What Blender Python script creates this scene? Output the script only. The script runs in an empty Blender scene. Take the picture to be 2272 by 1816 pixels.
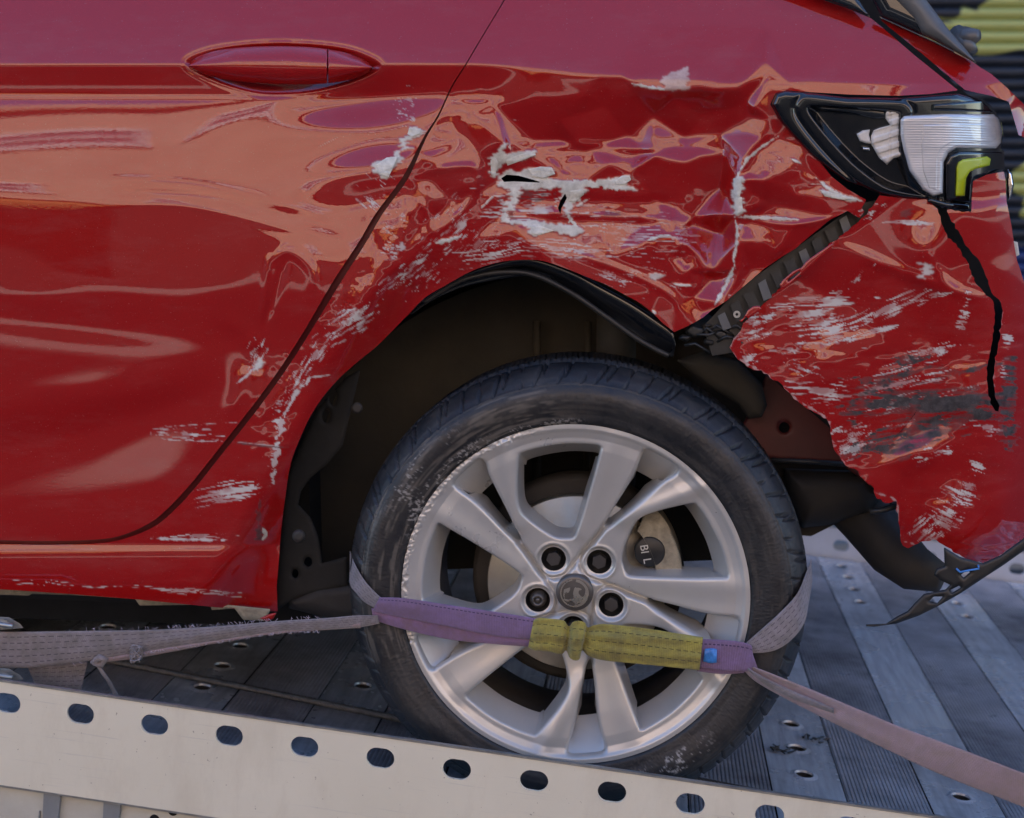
import bpy, math, random
import numpy as np
from mathutils import Vector, Matrix
from mathutils.geometry import delaunay_2d_cdt, tessellate_polygon
rng = np.random.RandomState(7); random.seed(7)
R = math.radians
scene = bpy.context.scene
col = scene.collection

# ------------------------------------------------------------------ camera, world, sun, exposure
FPX = 3200.0                                  # focal length in photograph pixels (2272 wide)
PITCH = math.atan(468 / FPX)
CAM = np.array([0.0, -2.0, 1.70])
cd = bpy.data.cameras.new('camera'); cam = bpy.data.objects.new('camera', cd); col.objects.link(cam)
cam.location = CAM.tolist(); cam.rotation_euler = (math.pi/2 - PITCH, 0, 0)
cd.sensor_width = 36; cd.lens = 36 * FPX / 2272; cd.clip_start = .05; cd.clip_end = 500
scene.camera = cam
cd.dof.use_dof = True; cd.dof.focus_distance = 2.02; cd.dof.aperture_fstop = 4.8

SUN_EL, SUN_AZ = 46, 8                        # the sun stands behind the shuttered shop, beyond the car
w = bpy.data.worlds.new('World'); scene.world = w; w.use_nodes = True
nt = w.node_tree; bg = nt.nodes['Background']
sky = nt.nodes.new('ShaderNodeTexSky'); sky.sky_type = 'NISHITA'; sky.sun_disc = False
sky.sun_elevation = R(SUN_EL); sky.sun_rotation = R(SUN_AZ); sky.air_density = 1.0; sky.dust_density = .05; sky.ozone_density = 5.0; sky.altitude = 1500
nt.links.new(sky.outputs[0], bg.inputs[0]); bg.inputs[1].default_value = .14
sd = bpy.data.lights.new('sun', 'SUN'); sun = bpy.data.objects.new('sun', sd); col.objects.link(sun)
sd.energy = 4.6; sd.angle = R(.5); sd.color = (1, .95, .88)
el, az = R(SUN_EL), R(SUN_AZ)
sdir = Vector((math.sin(az)*math.cos(el), math.cos(az)*math.cos(el), math.sin(el)))
sun.rotation_euler = sdir.to_track_quat('Z', 'Y').to_euler()
scene.view_settings.view_transform = 'Standard'; scene.view_settings.look = 'None'
scene.view_settings.exposure = 1.80; scene.view_settings.gamma = 1
scene.cycles.max_bounces = 8; scene.cycles.glossy_bounces = 5; scene.cycles.diffuse_bounces = 4

# ------------------------------------------------------------------ frames
FW = np.array([0, math.cos(PITCH), -math.sin(PITCH)]); UPV = np.array([0, math.sin(PITCH), math.cos(PITCH)])
RT = np.array([1.0, 0, 0])
YAW, TILT = R(5.5), R(6.5)
def rays(px, py):
    px = np.asarray(px, float); py = np.asarray(py, float)
    return FW + RT*((px-1136)/FPX)[..., None] - UPV*((py-908)/FPX)[..., None]
r0 = rays(1273, 1325); WC = CAM + r0*(2.0/r0[1])            # wheel centre
CU = np.array([math.cos(YAW), -math.sin(YAW), 0]); CN = np.array([-math.sin(YAW), -math.cos(YAW), 0])
def at(px, py, h=0.0):
    """point on the car's side plane moved out by h, for a pixel of the photograph"""
    r = rays(px, py); h = np.asarray(h, float)
    t = ((WC-CAM) @ CN + h) / (r @ CN)
    return CAM + r*t[..., None]
TU = np.array([math.cos(YAW)*math.cos(TILT), -math.sin(YAW)*math.cos(TILT), -math.sin(TILT)])
TV = np.array([math.sin(YAW), math.cos(YAW), 0.0]); TN = np.cross(TU, TV)
DO = WC - np.array([0, 0, .337])                            # deck under the wheel
def on_v(px, py, v):
    """truck coordinates (u, z) of a pixel on the upright plane v of the truck"""
    r = rays(px, py); t = ((DO + TV*v - CAM) @ TV)/(r @ TV); P = CAM + r*t - DO
    return float(P@TU), float(P@TN)
def on_deck(px, py, z=0.0):
    r = rays(px, py); t = ((DO + TN*z - CAM) @ TN)/(r @ TN); P = CAM + r*t - DO
    return float(P@TU), float(P@TV)
TM = Matrix(((TU[0], TV[0], TN[0], DO[0]), (TU[1], TV[1], TN[1], DO[1]), (TU[2], TV[2], TN[2], DO[2]), (0, 0, 0, 1)))

# ------------------------------------------------------------------ materials
def new_mat(name):
    m = bpy.data.materials.new(name); m.use_nodes = True
    n = m.node_tree.nodes; return m, n, m.node_tree.links, n['Principled BSDF']
def noise(n, l, scale, detail=4, rough=.6, coord='Object', stretch=None, dist=0):
    tc = n.new('ShaderNodeTexCoord'); t = n.new('ShaderNodeTexNoise')
    t.inputs['Scale'].default_value = scale; t.inputs['Detail'].default_value = detail; t.inputs['Roughness'].default_value = rough
    t.inputs['Distortion'].default_value = dist
    if stretch:
        mp = n.new('ShaderNodeMapping'); mp.inputs['Scale'].default_value = stretch
        l.new(tc.outputs[coord], mp.inputs[0]); l.new(mp.outputs[0], t.inputs[0])
    else: l.new(tc.outputs[coord], t.inputs[0])
    return t.outputs['Fac']
def ramp(n, l, src, stops):
    r = n.new('ShaderNodeValToRGB'); e = r.color_ramp.elements
    while len(e) < len(stops): e.new(.5)
    for x, (p, c) in zip(e, stops): x.position = p; x.color = (*c, 1) if len(c) == 3 else c
    l.new(src, r.inputs[0]); return r.outputs[0]
def g3(v): return (v, v, v)
def mix(n, l, fac, a, b):
    m = n.new('ShaderNodeMix'); m.data_type = 'RGBA'
    for s, v in ((m.inputs[0], fac), (m.inputs[6], a), (m.inputs[7], b)):
        if hasattr(v, 'links'): l.new(v, s)
        elif isinstance(v, (int, float)): s.default_value = v
        else: s.default_value = (*v, 1)
    return m.outputs[2]
def bump(n, l, bs, src, strength, dist=.001):
    b = n.new('ShaderNodeBump'); b.inputs['Strength'].default_value = strength; b.inputs['Distance'].default_value = dist
    l.new(src, b.inputs['Height']); l.new(b.outputs[0], bs.inputs['Normal'])
def simple(name, c, rough=.5, metal=0, var=.25, scale=30, bmp=0, coat=0, bscale=None, stretch=None, dirt=None, dirt_amt=.5, spec=.5, rvar=.12, bdist=.001):
    m, n, l, b = new_mat(name)
    f = noise(n, l, scale, 6, .65, stretch=stretch)
    c1 = tuple(x*(1-var) for x in c); c2 = tuple(min(1, x*(1+var)) for x in c)
    out = ramp(n, l, f, [(.3, c1), (.7, c2)])
    if dirt:
        f2 = noise(n, l, scale*.35, 8, .7)
        out = mix(n, l, ramp(n, l, f2, [(.45, g3(0)), (.7, g3(dirt_amt))]), out, dirt)
    l.new(out, b.inputs['Base Color'])
    rr = ramp(n, l, noise(n, l, scale*.7, 5, .7), [(.3, g3(max(0, rough-rvar))), (.7, g3(min(1, rough+rvar)))])
    l.new(rr, b.inputs['Roughness'])
    b.inputs['Metallic'].default_value = metal; b.inputs['Coat Weight'].default_value = coat
    b.inputs['Specular IOR Level'].default_value = spec
    if bmp: bump(n, l, b, noise(n, l, bscale or scale*4, 6, .6, stretch=stretch), bmp, bdist)
    return m

def paint_material():
    m, n, l, b = new_mat('red_paint')
    at_ = n.new('ShaderNodeAttribute'); at_.attribute_name = 'wear'
    sp = n.new('ShaderNodeSeparateColor'); l.new(at_.outputs['Color'], sp.inputs[0])
    flake = noise(n, l, 900, 2, .5)
    red = ramp(n, l, flake, [(.3, (.28, .0042, .0042)), (.7, (.35, .0060, .0056))])
    fil = ramp(n, l, noise(n, l, 60, 6, .7), [(.3, (.42, .42, .38)), (.7, (.76, .76, .70))])
    dark = ramp(n, l, noise(n, l, 90, 6, .7), [(.3, (.018, .018, .02)), (.7, (.08, .07, .075))])
    sc = (.56, .53, .51)
    c = mix(n, l, sp.outputs[2], red, sc)
    c = mix(n, l, sp.outputs[1], c, dark)
    c = mix(n, l, sp.outputs[0], c, fil)
    du = ramp(n, l, noise(n, l, 7, 8, .75, stretch=(1, 1, 3.5)), [(.50, g3(0)), (.78, g3(.10))])
    sp2 = ramp(n, l, noise(n, l, 420, 2, .5), [(.70, g3(0)), (.74, g3(.35))])
    c = mix(n, l, du, c, (.30, .24, .22)); c = mix(n, l, sp2, c, (.34, .22, .2))
    l.new(c, b.inputs['Base Color'])
    l.new(ramp(n, l, noise(n, l, 11, 7, .7, stretch=(1, 1, 3)), [(.4, g3(.008)), (.75, g3(.05))]), b.inputs['Coat Roughness'])
    mx = n.new('ShaderNodeMath'); mx.operation = 'MAXIMUM'; l.new(sp.outputs[0], mx.inputs[0]); l.new(sp.outputs[1], mx.inputs[1])
    mx2 = n.new('ShaderNodeMath'); mx2.operation = 'MAXIMUM'; l.new(mx.outputs[0], mx2.inputs[0]); l.new(sp.outputs[2], mx2.inputs[1])
    inv = n.new('ShaderNodeMath'); inv.operation = 'SUBTRACT'; inv.inputs[0].default_value = 1; l.new(mx2.outputs[0], inv.inputs[1])
    l.new(inv.outputs[0], b.inputs['Coat Weight'])
    rr = ramp(n, l, mx2.outputs[0], [(0, g3(.42)), (.6, g3(.7))]); l.new(rr, b.inputs['Roughness'])
    b.inputs['Metallic'].default_value = .0
    l.new(ramp(n, l, mx2.outputs[0], [(0, g3(.06)), (.6, g3(.35))]), b.inputs['Specular IOR Level'])
    b.inputs['Coat IOR'].default_value = 1.66
    # orange peel and fine dust in the lacquer
    bn = n.new('ShaderNodeBump'); bn.inputs['Strength'].default_value = .05; bn.inputs['Distance'].default_value = .0004
    l.new(noise(n, l, 260, 2, .5), bn.inputs['Height']); l.new(bn.outputs[0], b.inputs['Coat Normal'])
    return m
M = {}
M['paint'] = paint_material()
M['hem'] = simple('paint_edge', (.16, .012, .016), .5)
M['alloy'] = simple('silver_alloy_paint', (.54, .535, .515), .36, .4, .05, 9, .03, coat=.35, bscale=900, dirt=(.46, .42, .37), dirt_amt=.12)
M['barrel'] = simple('rim_barrel', (.10, .095, .09), .5, .4, .15, 10, dirt=(.14, .11, .08), dirt_amt=.6)
M['rubber'] = simple('tyre_rubber', (.015, .016, .019), .48, 0, .3, 22, .35, dirt=(.060, .056, .050), dirt_amt=.45, bscale=160)
mr = M['rubber']; n_, l_ = mr.node_tree.nodes, mr.node_tree.links; b_ = n_['Principled BSDF']; at2 = n_.new('ShaderNodeAttribute'); at2.attribute_name = 'wear'; s2 = n_.new('ShaderNodeSeparateColor'); l_.new(at2.outputs['Color'], s2.inputs[0])
src_ = b_.inputs['Base Color'].links[0].from_socket; l_.new(mix(n_, l_, s2.outputs[0], mix(n_, l_, s2.outputs[2], src_, (.15, .135, .115)), (.55, .54, .52)), b_.inputs['Base Color'])
M['black_plastic'] = simple('black_plastic', (.016, .017, .018), .45, 0, .3, 40, .12, dirt=(.05, .045, .04), dirt_amt=.35)
M['gloss_black'] = simple('gloss_black_plastic', (.006, .007, .009), .12, 0, .2, 20, coat=.6, rvar=.06)
M['liner'] = simple('dusty_arch_liner', (.034, .031, .024), .85, 0, .35, 9, .5, dirt=(.085, .07, .045), dirt_amt=.5, bscale=120)
M['under'] = simple('dirty_underbody', (.022, .020, .018), .75, 0, .4, 14, .4, dirt=(.06, .05, .036), dirt_amt=.5)
M['dark_felt'] = simple('dark_arch_felt', (.009, .009, .008), .85, 0, .3, 30, .3, dirt=(.022, .02, .016), dirt_amt=.5)
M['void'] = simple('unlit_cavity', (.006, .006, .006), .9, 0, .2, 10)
M['jamb'] = simple('door_jamb_paint', (.14, .006, .008), .5, 0, .1, 8)
M['inner_red'] = simple('dusty_red_inner_panel', (.10, .018, .016), .55, 0, .25, 12, dirt=(.05, .03, .02), dirt_amt=.6)
M['disc'] = simple('brake_disc_steel', (.42, .39, .32), .42, .75, .12, 14, .2, dirt=(.30, .24, .16), dirt_amt=.3)
M['caliper'] = simple('caliper_cast_metal', (.30, .27, .20), .7, .2, .35, 60, .6, dirt=(.10, .08, .06), dirt_amt=.5)
M['bolt'] = simple('dark_bolt_cap', (.06, .056, .054), .42, .3, .1, 60)
M['cap'] = simple('centre_cap_grey', (.105, .098, .092), .38, .4, .1, 40, coat=.3)
M['emblem'] = simple('emblem_silver', (.42, .40, .37), .3, .75, .08, 60)
M['print'] = simple('white_print', (.6, .6, .56), .6)
m_, n_, l_, b_ = new_mat('scratched_rail_aluminium')
c_ = ramp(n_, l_, noise(n_, l_, 5, 6, .6), [(.3, (.72, .69, .56)), (.7, (.78, .75, .62))])
c_ = mix(n_, l_, ramp(n_, l_, noise(n_, l_, 9, 8, .75, stretch=(1, 1, .35)), [(.5, g3(0)), (.8, g3(.45))]), c_, (.50, .44, .33))
c_ = mix(n_, l_, ramp(n_, l_, noise(n_, l_, 26, 6, .7, stretch=(.25, 1, 9)), [(.60, g3(0)), (.68, g3(.30))]), c_, (.45, .45, .42))
c_ = mix(n_, l_, ramp(n_, l_, noise(n_, l_, 150, 2, .5), [(.735, g3(0)), (.76, g3(.6))]), c_, (.20, .17, .13))
l_.new(c_, b_.inputs['Base Color']); l_.new(ramp(n_, l_, noise(n_, l_, 20, 6, .7, stretch=(.3, 1, 6)), [(.3, g3(.42)), (.7, g3(.62))]), b_.inputs['Roughness'])
b_.inputs['Metallic'].default_value = .12; bump(n_, l_, b_, noise(n_, l_, 120, 6, .7, stretch=(.3, 1, 4)), .12, .0005); M['rail'] = m_
M['rail_far'] = simple('far_rail_aluminium', (.58, .60, .64), .45, .3, .08, 10)
M['plank'] = simple('worn_deck_aluminium', (.58, .60, .64), .28, .35, .28, 5, .15, stretch=(14, 1.2, 1), dirt=(.055, .052, .055), dirt_amt=.75, bscale=40)
M['rib'] = simple('ribbed_deck_aluminium', (.43, .425, .45), .36, .35, .3, 9, .1, dirt=(.05, .045, .045), dirt_amt=.8)
M['steel'] = simple('galvanised_steel', (.40, .41, .40), .42, .8, .2, 60, .2)
M['rope'] = simple('wire_rope_steel', (.20, .185, .165), .5, .7, .25, 120)
M['side_panel'] = simple('cream_truck_panel', (.52, .52, .46), .6, 0, .08, 12, .1, dirt=(.33, .30, .24), dirt_amt=.5)
M['grey_metal'] = simple('grey_support_metal', (.26, .28, .29), .5, .3, .1, 20)
M['glass'] = simple('tinted_glass', (.012, .016, .022), .04, 0, .1, 5, coat=.5, rvar=.02)
M['grey_trim'] = simple('grey_trim', (.10, .105, .11), .4, 0, .15, 20)
M['chrome'] = simple('chrome', (.7, .7, .7), .15, 1, .05, 20)
M['filler'] = simple('cracked_filler', (.66, .66, .60), .8, 0, .18, 130, .5, bscale=300, dirt=(.38, .38, .34), dirt_amt=.5)
M['indicator'] = simple('amber_green_indicator', (.40, .50, .010), .35, 0, .1, 50, coat=.3)
M['frost'] = simple('frosted_white_reflector', (.66, .65, .63), .5, .1, .12, 90)
M['asphalt'] = simple('asphalt', (.045, .045, .045), .85, 0, .3, 3, .4, bscale=90)
M['pavement'] = simple('paving', (.25, .24, .22), .8, 0, .15, 2)
M['stone'] = simple('buff_stone', (.66, .47, .34), .85, 0, .10, 1.2)
M['shop'] = simple('dark_shopfront', (.03, .028, .03), .5, 0, .3, .6)
M['window_glass'] = simple('window_glass', (.30, .24, .28), .25, 0, .1, 3)  # pale purple base stands in for sky mirrored in the panes
M['white_paint'] = simple('white_frame_paint', (.8, .79, .76), .5, 0, .05, 5)
M['added_awning'] = simple('added_orange_awning', (.45, .20, .06), .7, 0, .1, 3)
M['brick'] = simple('dark_brick', (.06, .045, .04), .8, 0, .3, 6)
M['van'] = simple('parked_van_paint', (.06, .065, .08), .25, 0, .1, 3, coat=.5)

def strap_mat(name, c, dark, stitches, dirt, wscale=1.0):
    """woven webbing: UV u runs along in metres, v across 0..1; stitches = list of v rows"""
    m, n, l, b = new_mat(name)
    uv = n.new('ShaderNodeUVMap'); uv.uv_map = 'UV'; s = n.new('ShaderNodeSeparateXYZ'); l.new(uv.outputs[0], s.inputs[0])
    f = noise(n, l, 18, 8, .75)
    base = ramp(n, l, f, [(.25, tuple(x*.72 for x in c)), (.75, tuple(min(1, x*1.15) for x in c))])
    base = mix(n, l, ramp(n, l, noise(n, l, 42, 8, .75), [(.34, g3(0)), (.62, g3(.85))]), base, dirt)
    def mth(op, a, bb=None):
        q = n.new('ShaderNodeMath'); q.operation = op
        for i, v in enumerate((a, bb)):
            if v is None: continue
            if hasattr(v, 'links'): l.new(v, q.inputs[i])
            else: q.inputs[i].default_value = v
        return q.outputs[0]
    for (row, pitch, wd) in stitches:
        wob = mth('MULTIPLY', noise(n, l, 55, 2), .03)
        dv = mth('ABSOLUTE', mth('SUBTRACT', mth('ADD', s.outputs[1], wob), row+.015))
        on_ = mth('LESS_THAN', dv, wd)
        ph = mth('FRACT', mth('MULTIPLY', mth('ADD', s.outputs[0], row*.013), 1/pitch))
        dash = mth('LESS_THAN', ph, .62)
        base = mix(n, l, mth('MULTIPLY', mth('MULTIPLY', on_, dash), .85), base, dark)
    l.new(base, b.inputs['Base Color']); b.inputs['Roughness'].default_value = .85
    b.inputs['Sheen Weight'].default_value = .25
    wv = mth('ADD', mth('SINE', mth('MULTIPLY', s.outputs[0], 2600*wscale)), mth('SINE', mth('MULTIPLY', s.outputs[1], 150)))
    bump(n, l, b, mth('ADD', wv, mth('MULTIPLY', noise(n, l, 400, 4), 3)), .35, .0005)
    return m
M['lav'] = strap_mat('faded_lavender_webbing', (.29, .262, .29), (.05, .04, .06), [(r_, .011, .012) for r_ in (.15, .32, .5, .68, .85)], (.16, .145, .14))
M['pink'] = strap_mat('faded_pink_webbing', (.36, .265, .305), (.18, .11, .15), [], (.27, .21, .20))
M['purple'] = strap_mat('purple_sling', (.235, .155, .33), (.03, .02, .07), [(.17, .006, .022)], (.17, .11, .18))
M['purple2'] = strap_mat('purple_sling_fold', (.25, .15, .33), (.03, .02, .07), [], (.20, .12, .17))
M['yellow'] = strap_mat('yellow_sleeve', (.39, .345, .065), (.04, .035, .01), [(.2, .010, .012), (.48, .010, .012), (.76, .010, .012)], (.17, .15, .05))
M['lav_thread'] = simple('lavender_thread', (.42, .37, .43), .9)
M['tag'] = simple('blue_tag', (.05, .22, .60), .35, 0, .4, 120)

# ------------------------------------------------------------------ object helpers
def link(o, parent=None):
    col.objects.link(o)
    if parent is not None: o.parent = parent
    return o
def tag(o, label=None, cat=None, group=None, kind=None):
    for k, v in (('label', label), ('category', cat), ('group', group), ('kind', kind)):
        if v: o[k] = v
    return o
def empty(name, mat=None, parent=None):
    o = bpy.data.objects.new(name, None); o.empty_display_size = .05; link(o, parent)
    if mat is not None: o.matrix_world = mat
    return o
def mesh(name, V, F, mat, parent=None, smooth=False, uv=None):
    me = bpy.data.meshes.new(name); me.from_pydata([tuple(map(float, v)) for v in V], [], F)
    me.materials.append(mat); me.update()
    if smooth: me.polygons.foreach_set('use_smooth', [True]*len(me.polygons))
    if uv is not None:
        ul = me.uv_layers.new(name='UV'); li = np.empty(len(me.loops), int); me.loops.foreach_get('vertex_index', li)
        ul.data.foreach_set('uv', np.asarray(uv, np.float32)[li].ravel())
    return link(bpy.data.objects.new(name, me), parent)
def fast_mesh(name, V, Q, mat, parent=None, smooth=True, color=None):
    V = np.asarray(V, np.float32); Q = np.asarray(Q, np.int32); me = bpy.data.meshes.new(name)
    me.vertices.add(len(V)); me.vertices.foreach_set('co', V.ravel())
    me.loops.add(Q.size); me.loops.foreach_set('vertex_index', Q.ravel())
    me.polygons.add(len(Q)); me.polygons.foreach_set('loop_start', np.arange(0, Q.size, Q.shape[1], dtype=np.int32))
    me.polygons.foreach_set('use_smooth', np.full(len(Q), smooth))
    me.materials.append(mat); me.update(calc_edges=True)
    if color is not None:
        a = me.color_attributes.new('wear', 'FLOAT_COLOR', 'POINT')
        a.data.foreach_set('color', np.concatenate([color, np.ones((len(color), 1))], 1).astype(np.float32).ravel())
    return link(bpy.data.objects.new(name, me), parent)
class MB:
    def __init__(s): s.v = []; s.f = []
    def box(s, c, h, M_=None):
        b = len(s.v)
        for i in range(8):
            p = Vector((c[0]+h[0]*(1 if i & 1 else -1), c[1]+h[1]*(1 if i & 2 else -1), c[2]+h[2]*(1 if i & 4 else -1)))
            s.v.append(M_ @ p if M_ is not None else p)
        s.f += [[b+k for k in q] for q in ((0, 2, 3, 1), (4, 5, 7, 6), (0, 1, 5, 4), (2, 6, 7, 3), (0, 4, 6, 2), (1, 3, 7, 5))]
    def tube(s, pts, rad, n=12, caps=True):
        pts = [Vector(p) for p in pts]; b = len(s.v); N = len(pts)
        rr = rad if isinstance(rad, (list, tuple)) else [rad]*N
        up = None
        for i, p in enumerate(pts):
            t = (pts[min(i+1, N-1)]-pts[max(i-1, 0)]).normalized()
            if up is None: up = t.orthogonal().normalized()
            up = (up - t*up.dot(t)).normalized(); w_ = t.cross(up)
            for k in range(n):
                a = 2*math.pi*k/n; s.v.append(p + (up*math.cos(a)+w_*math.sin(a))*rr[i])
        for i in range(N-1):
            for k in range(n): s.f.append([b+i*n+k, b+i*n+(k+1) % n, b+(i+1)*n+(k+1) % n, b+(i+1)*n+k])
        if caps: s.f.append([b+k for k in range(n)][::-1]); s.f.append([b+(N-1)*n+k for k in range(n)])
    def lathe(s, prof, n=48, axis='y', c=(0, 0, 0), close=False):
        """prof: (radius, along) pairs, turned about local y"""
        b = len(s.v)
        for (r_, y) in prof:
            for k in range(n):
                a = 2*math.pi*k/n; s.v.append(Vector((c[0]+r_*math.cos(a), c[1]+y, c[2]+r_*math.sin(a))))
        for i in range(len(prof)-1):
            for k in range(n): s.f.append([b+i*n+k, b+i*n+(k+1) % n, b+(i+1)*n+(k+1) % n, b+(i+1)*n+k])
    def prism(s, poly, f, h0, h1):
        """poly of 2-D points; f(x, y, h) gives the 3-D point"""
        b = len(s.v); n = len(poly)
        for h in (h1, h0):
            for (x, y) in poly: s.v.append(Vector(f(x, y, h)))
        tris = tessellate_polygon([[Vector((x, y, 0)) for x, y in poly]])
        for t in tris: s.f.append([b+i for i in t]); s.f.append([b+n+i for i in t][::-1])
        for i in range(n): s.f.append([b+i, b+(i+1) % n, b+n+(i+1) % n, b+n+i])
    def build(s, name, mat, parent=None, smooth=False): return mesh(name, s.v, s.f, mat, parent, smooth)
def pxp(px, py, h=0.0): return at(px, py, h).tolist()

# ------------------------------------------------------------------ numeric fields (photo pixel grid over the car's side)
def catmull(P, n=8, closed=False):
    P = np.asarray(P, float); N = len(P); out = []
    rg = range(N if closed else N-1)
    for i in rg:
        if closed: p0, p1, p2, p3 = P[(i-1) % N], P[i], P[(i+1) % N], P[(i+2) % N]
        else: p0, p1, p2, p3 = P[max(i-1, 0)], P[i], P[i+1], P[min(i+2, N-1)]
        for t in np.linspace(0, 1, n, endpoint=False):
            out.append(.5*((2*p1)+(-p0+p2)*t+(2*p0-5*p1+4*p2-p3)*t*t+(-p0+3*p1-3*p2+p3)*t**3))
    if not closed: out.append(P[-1])
    return np.array(out)
def inside(X, Y, poly):
    c = np.zeros(X.shape, bool); n = len(poly); j = n-1
    for i in range(n):
        xi, yi = poly[i]; xj, yj = poly[j]
        if yi != yj: c ^= ((yi > Y) != (yj > Y)) & (X < (xj-xi)*(Y-yi)/(yj-yi)+xi)
        j = i
    return c
def near(X, Y, P, closed=False):
    """distance to a polyline, nearest point, and position along it"""
    bd = np.full(X.shape, 1e9, np.float32); bx = np.zeros(X.shape, np.float32); by = bx.copy(); bs = bx.copy(); s0 = 0
    n = len(P)
    for i in range(n if closed else n-1):
        ax, ay = P[i]; cx, cy = P[(i+1) % n]; dx, dy = cx-ax, cy-ay; L = dx*dx+dy*dy
        if L < 1e-12: continue
        t = np.clip(((X-ax)*dx+(Y-ay)*dy)/L, 0, 1); qx = ax+t*dx; qy = ay+t*dy
        d = np.hypot(X-qx, Y-qy); k = d < bd
        bd = np.where(k, d, bd); bx = np.where(k, qx, bx); by = np.where(k, qy, by); bs = np.where(k, s0+t*math.sqrt(L), bs)
        s0 += math.sqrt(L)
    return bd, bx, by, bs
def sstep(a, b, x): t = np.clip((x-a)/(b-a), 0, 1); return t*t*(3-2*t)
_lat = rng.rand(8, 256, 256).astype(np.float32)
def vnoise(x, y, k=0):
    L = _lat[k % 8]; xi = np.floor(x).astype(int); yi = np.floor(y).astype(int); fx = x-xi; fy = y-yi
    fx = fx*fx*fx*(fx*(fx*6-15)+10); fy = fy*fy*fy*(fy*(fy*6-15)+10)
    a = L[xi & 255, yi & 255]; b = L[(xi+1) & 255, yi & 255]; c = L[xi & 255, (yi+1) & 255]; d = L[(xi+1) & 255, (yi+1) & 255]
    return (a*(1-fx)+b*fx)*(1-fy)+(c*(1-fx)+d*fx)*fy-.5
def fbm(x, y, o=4, k=0, g=.5):
    s = 0; a = 1
    for i in range(o): s = s+a*vnoise(x*2**i+13.7*i, y*2**i+7.1*i, k+i); a *= g
    return s
ST = 2.3
X0, X1, Y0, Y1 = -330, 2500, -260, 1420
gx = np.arange(X0, X1, ST); gy = np.arange(Y0, Y1, ST)
GX, GY = np.meshgrid(gx, gy)          # rows = y
GX = GX.astype(np.float32); GY = GY.astype(np.float32)
PXM = 1/1600.0
def blur(A, s):
    k = int(3*s+1); w_ = np.exp(-.5*(np.arange(-k, k+1)/s)**2); w_ /= w_.sum()
    for ax in (0, 1):
        P = np.pad(A, [(k, k) if i == ax else (0, 0) for i in (0, 1)], 'edge'); out = 0
        for i, q in enumerate(w_): out = out + q*(P[i:i+A.shape[0]] if ax == 0 else P[:, i:i+A.shape[1]])
        A = out
    return A
# base section of the flank: tilt of the surface (degrees, + looks up) against photo height
TT = np.array([(-260, 27), (0, 20.5), (128, 17), (141, 15), (148, -11), (185, -9), (206, -4), (222, 12.5), (300, 10), (400, 6.5), (432, 4), (446, 1.0), (560, -1.2), (700, -2.2),
               (900, -2.0), (1100, -3.0), (1190, -4), (1206, -4), (1212, 17), (1222, 12), (1240, 2), (1285, -5), (1330, -20), (1350, -34), (1420, -45)], float)
ss = np.arange(-600, 1800, 1.0); sl = np.tan(np.radians(np.interp(ss, TT[:, 0], TT[:, 1])))
HB = np.cumsum(sl)*PXM; HB -= np.interp(300, ss, HB)
# how far the sections slide down towards the rear of the door (the pushed-in flank)
Bs = 165*sstep(330, 800, GX) + 10*np.sin(GX/150)
wy = sstep(225, 420, GY)*(1-sstep(620, 900, GY))
crs = 30*sstep(1030, 1430, GX) + 10*sstep(1430, 1700, GX)          # the crease falls away over the wing
syw = GY - Bs*wy - crs*sstep(-120, 140, GY)*(1-sstep(240, 330, GY))
H = np.interp(syw, ss, HB).astype(np.float32)
T2 = np.array([(-260, 27), (0, 20.5), (128, 17), (141, 14), (150, 4), (200, 2), (240, -2), (330, -3), (365, -6), (560, -7), (640, -5), (900, -5), (1100, -4), (1190, -4), (1206, -4), (1212, 17), (1222, 12), (1240, 2), (1285, -5), (1330, -20), (1350, -34), (1420, -45)], float)
HB2 = np.cumsum(np.tan(np.radians(np.interp(ss, T2[:, 0], T2[:, 1]))))*PXM; HB2 += np.interp(120, ss, HB)-np.interp(120, ss, HB2)
wing_w = sstep(940, 1080, GX+.55*(GY-400))
H = H*(1-wing_w) + np.interp(GY - crs*sstep(-120, 140, GY)*(1-sstep(240, 400, GY)), ss, HB2)*wing_w
# lower swage of the door
d_, _, _, _ = near(GX, GY, [(-330, 1085), (0, 1003), (200, 968), (400, 905), (520, 860)])
dm = (GX < 900)
sw = (GY - np.interp(GX, [-330, 0, 200, 400, 520, 700], [1085, 1003, 968, 905, 860, 840]))
fade = 1-sstep(330, 560, GX)
H += -.010*np.exp(-(sw/60)**2)*fade*(sw < 0) - .010*np.exp(-(sw/150)**2)*fade*(sw >= 0)
def gauss(cx, cy, rx, ry, ang, amp, p=2):
    global H
    a = R(ang); dx = GX-cx; dy = GY-cy; u = (dx*math.cos(a)+dy*math.sin(a))/rx; v = (-dx*math.sin(a)+dy*math.cos(a))/ry
    H = H + amp*np.exp(-(np.sqrt(u*u+v*v))**p)
def ridge(P, w_, amp, sharp=False, taper=True, smooth=True):
    global H
    P = catmull(P, 6) if smooth and len(P) > 2 else np.array(P, float)
    x0, y0 = P.min(0)-5*w_; x1, y1 = P.max(0)+5*w_
    i0, i1 = np.searchsorted(gy, (y0, y1)); j0, j1 = np.searchsorted(gx, (x0, x1))
    d, _, _, s = near(GX[i0:i1, j0:j1], GY[i0:i1, j0:j1], P); L = np.hypot(*np.diff(P, axis=0).T).sum()
    f = np.exp(-d/w_) if sharp else np.exp(-(d/w_)**2)
    if taper: f = f*np.minimum(1, np.minimum(s, L-s)/(.25*L)+.02)
    H[i0:i1, j0:j1] += amp*f
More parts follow.
